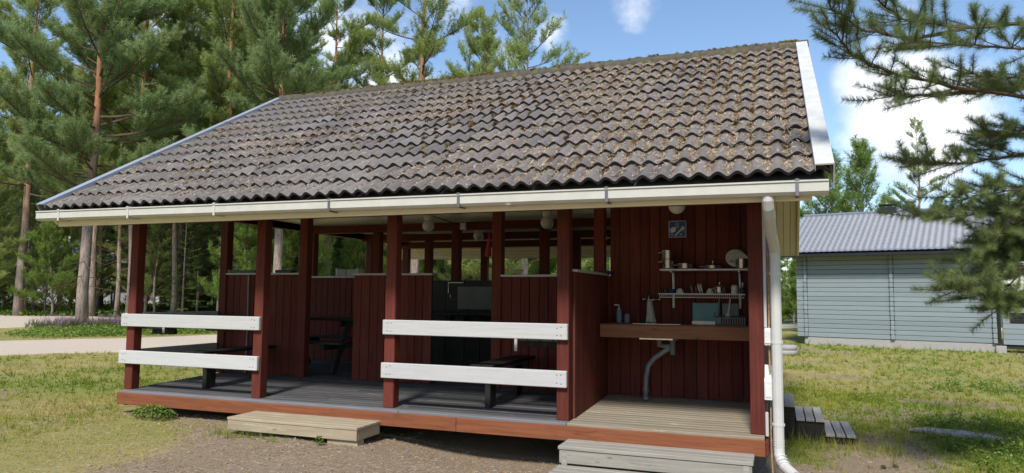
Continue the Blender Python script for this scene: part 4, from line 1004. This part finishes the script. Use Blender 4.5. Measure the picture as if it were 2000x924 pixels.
for px_, t_, kd_, sc_, rz_, lab_ in ((45, 31, 'tall', 1.0, 1.2, 'tall pine crowding the left edge behind the yard'), (262, 29.5, 'tall', .98, 4.4, 'tall pine between the roadside pine and the orange barked one'),
        (352, 33, 'big', 1.0, .9, 'broad pine in the gap left of the orange barked pine'), (640, 29, 'tall', .84, 5.6, 'pine whose crown leans over the left part of the ridge'), (490, 35, 'big', 1.05, 3.0, 'broad pine behind the pine at the ridge end')):
    d_ = fw+rt*((px_-1000)/FPX); tree(kd_, CAM.x+d_.x*t_, CAM.y+d_.y*t_, sc_, rz_, lab_)
tree('slim', -15.8, 16.8, 1.0, 4.0, 'dark trunked pine between the corner post and the young spruce')
tree('slim', -18.9, 16.7, .86, 5.0, 'thin red trunked pine just left of the corner post')
tree('tall', -14.0, 20.6, .95, 2.7, 'orange trunked pine seen between the posts of the left half wall')
tree('spruce', -12.9, 14.4, 1.0, .3, 'bright green young spruce seen through the left bay', 'young_spruce', cat='spruce', zs=1.1)
def polar(px, t): 
    d = fw+rt*((px-1000)/FPX); return CAM.x+d.x*t, CAM.y+d.y*t
LOOK = {'tall': 'tall full crowned pine', 'slim': 'slim thin crowned pine', 'big': 'broad blue green pine', 'sparse': 'open flat crowned pine', 'young': 'green young pine', 'young2': 'bluish young pine', 'round': 'round topped half grown pine', 'bushy': 'low bushy light green pine', 'spruce': 'small bright spruce'}
def where(px): return 'left of the roadside pine' if px < 130 else 'beside the roadside pine' if px < 270 else 'behind the left table bay' if px < 500 else 'behind the inner table bay' if px < 760 else 'behind the middle of the shelter' if px < 1000 else 'behind the dish washing bay' if px < 1450 else 'beside the log building'
rs = np.random.default_rng(5); placed = []; cnt = 0
def free(x, y, dmin):
    if -12 < x+.0 and y < 12.5: return False
    if x > 7 and y < 28: return False
    # keep off the road: rough polyline test
    for (ax, ay), (bx, by) in zip([(-8, 4), (-6.5, 10), (-4, 16.2), (1.5, 26.7), (8, 35.7)], [(-6.5, 10), (-4, 16.2), (1.5, 26.7), (8, 35.7), (30, 39.5)]):
        u_ = np.clip(((x-ax)*(bx-ax)+(y-ay)*(by-ay))/((bx-ax)**2+(by-ay)**2), 0, 1)
        if math.hypot(x-ax-u_*(bx-ax), y-ay-u_*(by-ay)) < 2.6: return False
    if x < -10.5 and y < 17+.37*(x+17): return False
    if abs(x+37) < 9 and abs(y-29) < 7: return False
    return all((x-a)**2+(y-b)**2 > dmin**2 for a, b in placed)
FL = {'near': 'pine of the front forest row behind the road', 'far': 'distant pine deep in the forest', 'low': 'young tree of the forest understory', 'rear': 'pine of the forest seen behind the shelter roof line'}
for k in range(4000):
    if cnt >= 78: break
    px = rs.uniform(-160, 1230); t_ = rs.uniform(29, 62); x, y = polar(px, t_)
    if px > 640: t_ = rs.uniform(36, 62); x, y = polar(px, t_)
    if not free(x, y, 2.7): continue
    placed.append((x, y)); cnt += 1
    top = .95 if px < 640 else (.62 if px > 1050 else .74)*(.8+.2*t_/50)
    kd = rs.choice(['tall', 'slim', 'big', 'slim', 'sparse', 'young2'], p=[.24, .26, .14, .16, .08, .12]); tree(kd, x, y, top*rs.uniform(.82, 1.05), rs.uniform(0, 6.28), LOOK[kd]+' of the forest '+where(px), group='tall forest pines')
cnt = 0
for k in range(4000):
    if cnt >= 70: break
    px = rs.uniform(-160, 1590); t_ = rs.uniform(62, 120); x, y = polar(px, t_)
    if not free(x, y, 3): continue
    placed.append((x, y)); cnt += 1
    kd = rs.choice(['tall', 'slim', 'big', 'young']); tree(kd, x, y, (1.0 if px < 640 else .78)*rs.uniform(.85, 1.1), rs.uniform(0, 6.28), 'distant '+LOOK[kd]+' '+where(px), group='distant forest pines')
cnt = 0
for k in range(6000):
    if cnt >= 105: break
    px = rs.uniform(-120, 1590); t_ = rs.uniform(30, 60); x, y = polar(px, t_)
    if not free(x, y, 1.35): continue
    placed.append((x, y)); cnt += 1
    kd = rs.choice(['bushy', 'young', 'young2', 'spruce'], p=[.4, .2, .2, .2]); sc = {'bushy': .75, 'young': .5, 'young2': .45, 'spruce': 1.0}[kd]*rs.uniform(.6, 1.15)
    tree(kd, x, y, sc, rs.uniform(0, 6.28), LOOK[kd]+' in the understory '+where(px), name='young_tree', group='understory trees', cat='young tree')

cnt = 0
for k in range(6000):
    if cnt >= 46: break
    px = rs.uniform(430, 1250); t_ = rs.uniform(24, 40); x, y = polar(px, t_)
    if not free(x, y, 1.2): continue
    placed.append((x, y)); cnt += 1
    kd = rs.choice(['bushy', 'spruce', 'bushy']); tree(kd, x, y, rs.uniform(.65, 1.0), rs.uniform(0, 6.28), LOOK[kd]+' close beyond the road '+where(px), name='young_tree', group='young trees behind the shelter', cat='young tree')
cnt = 0
for k in range(8000):
    if cnt >= 85: break
    px = rs.uniform(-130, 1250); t_ = rs.uniform(27, 55); x, y = polar(px, t_)
    if not free(x, y, 1.3): continue
    placed.append((x, y)); cnt += 1
    kd = rs.choice(['young', 'young2', 'round']); tree(kd, x, y, rs.uniform(.55, .85), rs.uniform(0, 6.28), LOOK[kd]+' at the forest edge '+where(px), group='half grown pines at the forest edge')
rs2 = np.random.default_rng(91)  # unseen pines added behind the camera to cut low sky light
for k in range(30):
    ang = math.radians(-178+k*(200/30)+rs2.uniform(-3, 3)); d_ = rs2.uniform(17, 25); x, y = CAM.x+math.cos(ang)*d_, CAM.y+math.sin(ang)*d_
    if y > 1.5 and x < 14: continue
    kd = rs2.choice(['big', 'tall', 'round', 'slim']); tree(kd, x, y, {'big': .78, 'tall': .74, 'round': 1.1, 'slim': .88}[kd]*rs2.uniform(.85, 1.05), rs2.uniform(0, 6.28), LOOK[kd]+' added unseen behind the viewpoint to block low sky', group='unseen pines added to block low sky')
# near pine whose branches hang in from the right
def near_pine():
    rs = np.random.default_rng(31); t = thing('pine_tree', 'near pine whose long needled branches hang into view at the right', 'pine', (10.95, 1.0, -.5)); o0 = Vector((10.95, 1.0, -.5))
    mb = MB(); mb.tube([(0, 0, -.2), (.02, .02, 2.5), (-.02, .05, 5), (.03, 0, 9)], [.17, .145, .12, .05], 14); mb.build('trunk', 'bark_old', t, True)
    B = [[(10.63, .58, 3.5), (10.0, .24, 3.4), (9.51, -.04, 3.31), (9.03, -.33, 3.35), (8.8, -.54, 3.49)], [(9.51, -.04, 3.31), (9.08, -.4, 3.16), (8.74, -.64, 3.17), (8.5, -.84, 3.29), (8.46, -.87, 3.44)],
         [(10.61, .63, 2.83), (9.99, .29, 2.81), (9.43, -.13, 2.81), (8.93, -.43, 2.9), (8.63, -.66, 3.0), (8.5, -.78, 3.15)], [(9.57, .03, 2.8), (9.15, -.34, 2.71), (8.88, -.54, 2.69)],
         [(10.63, .59, 3.38), (9.93, .03, 3.12), (9.5, -.34, 3.07), (9.23, -.55, 3.03), (8.99, -.74, 3.01)], [(10.73, 1.03, 2.43), (10.08, .68, 2.4), (9.64, .42, 2.31), (9.33, .2, 2.27), (9.08, 0, 2.27)],
         [(10.77, 1.18, 2.04), (10.1, .84, 1.93), (9.74, .6, 1.9), (9.43, .38, 1.84), (9.19, .18, 1.85)], [(10.76, 1.22, 1.64), (10.09, .87, 1.45), (9.81, .67, 1.31), (9.56, .48, 1.26), (9.42, .32, 1.26)],
         [(10.91, 1.49, 2.84), (10.43, 1.21, 2.69), (10.09, .99, 2.64), (9.84, .8, 2.48)], [(10.89, 1.57, 1.85), (10.41, 1.29, 1.69), (10.03, 1.05, 1.64), (9.74, .84, 1.54)],
         [(10.8, 1.2, 1.9), (10.3, 1.0, 1.55), (9.95, .8, 1.30), (9.65, .62, 1.18)], [(10.8, 1.0, 2.2), (10.2, .75, 2.12), (9.8, .5, 2.05), (9.5, .32, 2.0)], [(10.8, 1.3, 1.5), (10.4, 1.2, 1.30), (10.1, 1.0, 1.15), (9.9, .9, 1.08)], [(10.8, .8, 2.7), (10.3, .6, 2.62), (9.95, .4, 2.55), (9.7, .25, 2.5)], [(10.8, 1.5, 2.2), (10.4, 1.5, 1.9), (10.2, 1.4, 1.6), (10.0, 1.3, 1.4)],
         [(10.7, .6, 3.0), (10.2, .35, 2.95), (9.8, .1, 2.93), (9.5, -.05, 2.95)], [(10.8, 1.1, 2.15), (10.3, .9, 1.98), (9.9, .65, 1.72), (9.62, .5, 1.5)],
         [(10.8, .7, 4.1), (10.2, .2, 4.0), (9.6, -.3, 3.8), (9.2, -.5, 3.7)], [(10.85, 1.3, 2.3), (10.4, 1.25, 2.1), (10.1, 1.2, 1.75), (9.95, 1.1, 1.5)], [(10.85, 1.2, 3.1), (10.4, .9, 3.05), (10.0, .6, 2.95), (9.75, .4, 2.9)],
         [(10.85, 1.4, 1.75), (10.45, 1.3, 1.5), (10.15, 1.15, 1.25), (9.95, 1.0, 1.15)], [(10.85, 1.3, 2.0), (10.35, 1.05, 1.85), (10.0, .9, 1.75), (9.8, .75, 1.70)], [(11.0, 1.6, 2.5), (10.55, 1.6, 2.3), (10.25, 1.5, 2.1), (10.05, 1.4, 2.0)]]
    T = TB()
    for bi, pl in enumerate(B):
        pl = [Vector(p)-o0 for p in pl]
        if (pl[0]+o0).x > 10.55: pl = [Vector((0, 0, pl[0].z-.1))]+pl
        # refine with wobble
        fine = []
        for a, b in zip(pl[:-1], pl[1:]):
            for k in range(4): fine.append(a.lerp(b, k/4)+Vector(rs.normal(0, .008, 3)))
        fine.append(pl[-1]); n = len(fine); r_ = .026 if bi in (0, 2) else .017
        T.wood.tube(fine, [max(.004, r_*(1-.85*i/n)) for i in range(n)], 6, False)
        low = bi in (6, 7, 9, 10, 11, 12, 14) or bi > 15
        for i in range(3, n):
            dd = (fine[min(i+1, n-1)]-fine[i-1]).normalized(); side = dd.cross(Vector((0, 0, 1))).normalized()
            for rep in range(4 if low else 3):
                if rs.random() < .12: continue
                sg = rs.choice([-1, 1]); l2 = rs.uniform(.16, .42)*(1.15-.5*i/n)
                d2 = (dd*rs.uniform(.5, 1)+side*sg*rs.uniform(.3, 1.0)+Vector((0, 0, rs.uniform(-.35, .5)))).normalized(); p2 = curve(fine[i], d2, l2, 3, .2, .12, rs); T.wood.tube(p2, [.005, .004, .003, .0025], 4, False)
                m_ = max(2, int(l2/.06))
                for j in range(m_+1):
                    u_ = .35+.65*j/m_; q2 = u_*3; k2 = min(int(q2), 2); pp = p2[k2].lerp(p2[k2+1], q2-k2); d3 = (p2[k2+1]-p2[k2]).normalized()
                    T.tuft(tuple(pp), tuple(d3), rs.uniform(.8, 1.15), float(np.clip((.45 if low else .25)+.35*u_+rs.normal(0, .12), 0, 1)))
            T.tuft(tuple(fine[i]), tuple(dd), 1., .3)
    link('branches', mesh_from('branches', T.wood.v, T.wood.f, 'twig'), t)
    link('crown', T.crown('crown', 'pine_near', 78, .06, .066, .0022, .5), t)
near_pine()

# ------------------------------------------------------------------ ground cover
def scatter_grass(n, xr, yr, hmin, hmax, wmul, fn, name, label, mat='grass_mix', tintfn=None, cat='grass', lean=.5, per=7):
    m_ = n//per; x = rng.uniform(*xr, m_); y = rng.uniform(*yr, m_); keep = rng.random(m_) < fn(x, y); x, y = x[keep], y[keep]
    tone = tintfn(x, y)-.06+rng.normal(0, .17, len(x)); hs = rng.gamma(4, .25, len(x)); i = np.repeat(np.arange(len(x)), per); n = len(i); sp = rng.uniform(.008, .03, len(x))[i]
    dx, dy = rng.normal(0, 1, n)*sp, rng.normal(0, 1, n)*sp; x, y = x[i]+dx, y[i]+dy
    P = np.stack([x, y, gz(x, y)-.004], 1); D = unit(np.stack([dx/.03*.4+rng.normal(0, lean, n), dy/.03*.4+rng.normal(0, lean, n), np.ones(n)], 1)); h = rng.uniform(hmin, hmax, n)*hs[i]
    dist = np.hypot(x-CAM.x, y-CAM.y)
    V, F = blades(P, D, h, wmul*dist*rng.uniform(.6, 1.3, n))
    return V, F, np.repeat(np.clip(tone[i]+rng.normal(0, .10, n), 0, 1), 3)
def gfn(x, y):
    d = np.hypot(x-CAM.x, y-CAM.y); infoot = ((x > .74) & (x < 7.98) & (y > -.12) & (y < 7.2))
    road = np.abs((x+8.2)-.35*(y-4.5)) < 1.9
    return np.where(infoot | road, 0, np.clip((1-.95*sandy(x, y))*(.12+1.1*fbm(x, y, .5, 71))*np.clip(80/d**2, .12, 1), 0, 1))
def gt(x, y): return 1.0-.95*greenness(x, y)+.6*(fbm(x, y, .5, 83)-.5)
parts = []
parts.append(scatter_grass(190000, (-6.5, 1.2), (-3.2, 8), .025, .085, .00075, gfn, '', '', tintfn=gt))
parts.append(scatter_grass(60000, (.5, 8.2), (-2.2, .1), .015, .05, .0006, lambda x, y: gfn(x, y)*.55, '', '', tintfn=lambda x, y: .8+0*x))
parts.append(scatter_grass(170000, (7.9, 12.5), (0, 7), .025, .085, .00075, gfn, '', '', tintfn=gt))
parts.append(scatter_grass(200000, (7.5, 19), (6, 20), .03, .10, .0008, lambda x, y: gfn(x, y)*1.5, '', '', tintfn=lambda x, y: gt(x, y)-.08))
# taller tufts at the deck corner and along the left gable
parts.append(scatter_grass(5000, (-.6, .74), (-.5, 6.5), .05, .16, .0006, lambda x, y: .1+.9*ss(-.2, .7, x)*ss(-.3, 1., y), '', '', tintfn=lambda x, y: .35+0*x, lean=.35))
parts.append(scatter_grass(2600, (8.0, 9.3), (1.4, 2.2), .04, .16, .0006, lambda x, y: .2+.5*ss(1.6, 2.1, y), '', '', tintfn=lambda x, y: .55+0*x, lean=.35))
parts.append(scatter_grass(900, (2.6, 3.6), (-.75, -.5), .03, .10, .0006, lambda x, y: .5+0*x, '', '', tintfn=lambda x, y: .3+0*x, lean=.4))
V = np.concatenate([p[0] for p in parts]); F = np.arange(len(V)).reshape(-1, 3); T = np.concatenate([p[2] for p in parts])
tag(link('grass', np_mesh('grass', V, F, 'grass_mix', T)), 'short patchy lawn grass, green and straw coloured', 'grass', kind='stuff')
# fallen needles and twigs on the bare ground
n = 70000; x = np.r_[rng.uniform(-2, 8.3, n), rng.uniform(8, 11.5, n//3)]; y = np.r_[rng.uniform(-2.6, .2, n), rng.uniform(-.5, 4.5, n//3)]; keep = rng.random(len(x)) < .25+.6*sandy(x, y)*fbm(x, y, .4, 93); x, y = x[keep], y[keep]; n = len(x)
P = np.stack([x, y, gz(x, y)+.006], 1); a = rng.uniform(0, 6.28, n); D = unit(np.stack([np.cos(a), np.sin(a), rng.normal(.05, .12, n)], 1)); V, F = blades(P, D, rng.uniform(.02, .06, n), rng.uniform(.0025, .005, n))
tag(link('needle_litter', np_mesh('ground_litter', V, F, 'litter', np.repeat(rng.random(n)*.9, 3))), 'fallen pine needles scattered over the sandy ground', 'needles', kind='stuff')
# gravel
n = 3800; x = np.r_[rng.uniform(1.5, 8.6, n), rng.uniform(8.5, 11, n//3)]; y = np.r_[rng.uniform(-2.6, .3, n), rng.uniform(0, 4, n//3)]; keep = rng.random(len(x)) < .1+.9*sandy(x, y); x, y = x[keep], y[keep]; n = len(x); r = rng.gamma(2, .0035, n)+.003
oc = np.array([[1, 0, 0], [-1, 0, 0], [0, 1, 0], [0, -1, 0], [0, 0, .7], [0, 0, -.7]]); of = np.array([[0, 2, 4], [2, 1, 4], [1, 3, 4], [3, 0, 4], [2, 0, 5], [1, 2, 5], [3, 1, 5], [0, 3, 5]])
V = (np.stack([x, y, gz(x, y)], 1)[:, None]+oc[None]*(r[:, None, None]*rng.uniform(.6, 1.4, (n, 6, 1)))).reshape(-1, 3); F = (of[None]+6*np.arange(n)[:, None, None]).reshape(-1, 3)
tag(link('gravel', np_mesh('gravel', V, F, 'stone')), 'small stones lying on the bare sandy ground', 'gravel', kind='stuff')
# leafy cover: leaves as small quads
def leaves(x, y, z, size, tint, mat, name, label, cat, kind='stuff', parent=None):
    n = len(x); P = np.stack([x, y, z], 1); u_ = unit(np.stack([rng.normal(size=n), rng.normal(size=n), rng.normal(0, .5, n)+.1], 1)); w2 = unit(np.cross(u_, unit(np.stack([rng.normal(0, .6, n), rng.normal(0, .6, n), np.ones(n)], 1))))
    L_ = size[:, None]; V = np.stack([P-u_*L_*.5, P+w2*L_*.28, P+u_*L_*.5, P-w2*L_*.28], 1).reshape(-1, 3); F = np.arange(4*n).reshape(-1, 4)
    o = link(name, np_mesh(name, V, F, mat, np.repeat(np.clip(tint, 0, 1), 4)), parent)
    return tag(o, label, cat, kind=kind) if parent is None else o
def mounds(cx, cy, R, H, n, flat=.5):
    i = rng.integers(0, len(cx), n); a = rng.uniform(0, 6.28, n); q = np.sqrt(rng.random(n)); x = cx[i]+np.cos(a)*q*R[i]; y = cy[i]+np.sin(a)*q*R[i]; return x, y, gz(x, y)+H[i]*(1-q**2*.8)*rng.random(n)**flat+.01, i
k = 460; u_ = rng.random(k)**.8; s_ = rng.random(k)
cx = -9.9+2.0*u_*1.5-(.25+s_*(1.6+4.2*u_))*.94; cy = 6.6+5.6*u_*1.5+(.25+s_*(1.6+4.2*u_))*.33
x, y, z, i = mounds(cx, cy, rng.uniform(.3, .7, k), rng.uniform(.05, .20, k), 42000)
leaves(x, y, z, rng.uniform(.04, .085, len(x)), .5+.5*(fbm(x, y, 1.5, 15)-.35)+rng.normal(0, .15, len(x)), 'shrub', 'ground_cover', 'low bright green shrubs on the verge between road and yard', 'shrubs')
k = 70; u_ = rng.random(k); cx = -12.9+u_*2.6+rng.normal(0, .35, k); cy = 9.4+u_*3.8+rng.normal(0, .4, k)
x, y, z, i = mounds(cx, cy, rng.uniform(.2, .5, k), rng.uniform(.2, .45, k), 9000, .4)
n = len(x); P = np.stack([x, y, gz(x, y)], 1); V, F = blades(P+np.stack([0*x, 0*x, (z-gz(x, y))*.5], 1), unit(np.stack([rng.normal(0, .35, n), rng.normal(0, .35, n), np.ones(n)], 1)), (z-gz(x, y))*.8+.06, np.full(n, .016))
tt = np.clip(.30+.65*ss(.12, .38, z-gz(x, y))+rng.normal(0, .15, n), 0, 1)
tag(link('heather', np_mesh('heather', V, F, 'heather', np.repeat(tt, 3))), 'purple flowering heather around the foot of the large pine', 'heather', kind='stuff')
# forest floor shrubs
n = 90000; px = rng.uniform(-160, 1300, n); t_ = rng.uniform(26, 62, n); x = CAM.x+(fw.x+rt.x*(px-1000)/FPX)*t_; y = CAM.y+(fw.y+rt.y*(px-1000)/FPX)*t_
keep = (woodland(x, y) > .3); x, y = x[keep], y[keep]; n = len(x)
leaves(x, y, gz(x, y)+.5*fbm(x, y, 2.2, 19)*rng.random(n), rng.uniform(.10, .22, n), .3+.6*(fbm(x, y, 3, 25)-.3)+rng.normal(0, .12, n), 'shrub', 'undergrowth', 'bilberry undergrowth covering the forest floor', 'undergrowth')
# weeds at the right
k = 90; cx = np.r_[rng.uniform(9.7, 11.6, k), rng.uniform(10.5, 14, 25)]; cy = np.r_[rng.uniform(1.4, 4.4, k), rng.uniform(7.5, 9.0, 25)]; k = len(cx)
x, y, z, i = mounds(cx, cy, rng.uniform(.08, .28, k), rng.uniform(.05, .22, k), 11000, .5)
keep = ~((np.abs(x-9.97) < .55) & (np.abs(y-3.35) < .35)); x, y, z = x[keep], y[keep], z[keep]
leaves(x, y, z, rng.uniform(.02, .05, len(x)), .6+rng.normal(0, .2, len(x)), 'shrub', 'weeds', 'leafy green weeds on the right of the lawn', 'weeds')
# small bush below the deck corner
t = thing('bush', 'small green bush growing out under the left deck corner', 'bush', (1.45, -.2, float(gz(1.45, -.2))))
n = 700; a = rng.uniform(0, 6.28, n); q = rng.random(n)**.5; x = np.cos(a)*q*.30; y = np.sin(a)*q*.14-.02; z = .02+.15*(1-q**2*.6)*rng.random(n)**.6
o = leaves(x, y, z, rng.uniform(.022, .045, n), .55+rng.normal(0, .2, n), 'shrub', 'foliage', None, None, parent=t)
mb = MB()
for k in range(9): mb.tube([(random.uniform(-.1, .1), 0, 0), (random.uniform(-.2, .2), random.uniform(-.1, .06), .12)], .003, 4)
mb.build('stem', 'twig', t)
t = thing('seedling', 'small bright green seedling in front of the step box', 'seedling', (3.98, -.66, float(gz(3.98, -.66))))
n = 46; a = rng.uniform(0, 6.28, n); leaves(np.cos(a)*.05*rng.random(n), np.sin(a)*.05*rng.random(n), .02+.07*rng.random(n), rng.uniform(.03, .05, n), .8+0*a, 'shrub', 'foliage', None, None, parent=t); MB().tube([(0, 0, 0), (0, 0, .07)], .003, 4).build('stem', 'twig', t)
# slab, cones, slabs
pts = [(-.55, -.05), (-.35, .2), (.1, .22), (.5, .05), (.62, -.16), (.2, -.18), (-.25, -.16)]
mb = MB(); mb.add([(a, b, 0) for a, b in pts]+[(a*.95, b*.92, .03) for a, b in pts], [tuple(range(7, 14)), ]+[(i, (i+1) % 7, 7+(i+1) % 7, 7+i) for i in range(7)]); o = mb.build('stone_slab', 'slab', None, False, (9.97, 3.35, float(gz(9.97, 3.35))+.0)); o.rotation_euler = (0, 0, -.25); o.scale = (.85, .9, 1); tag(o, 'flat pale stone slab half sunk in the weeds', 'slab')
t = thing('paving_stones', 'two round grey paving stones stacked behind the downspout', 'paving stones', (8.22, 14.8, float(gz(8.22, 14.8))))
for i in range(2): MB().lathe([(0, 0), (.28-.03*i, 0), (.30-.03*i, .03), (.30-.03*i, .11), (.27-.03*i, .13), (0, .13)], (0.03*i, 0, .135*i), 18).build('stone', 'concrete', t, True)
cl = [(8.98, 1.22, 'pine cone on the sand, left of the pair near the weeds'), (9.09, 1.3, 'pine cone on the sand, right of the pair near the weeds'), (9.3, 7.4, 'pine cone lying in the lawn, left of two'), (9.52, 7.7, 'pine cone lying in the lawn, right of two'), (8.33, .62, 'pine cone beside the downspout outlet')]
for x, y, lab in cl:
    pr = [(0, -.026), (.012, -.02), (.019, -.006), (.016, .012), (.006, .024), (0, .026)]
    o = MB().lathe(pr, n=9).build('pine_cone', 'cone', None, False, (x, y, float(gz(x, y))+.018)); o.rotation_euler = (1.3, random.random(), random.random()*6); tag(o, lab, 'pine cone')
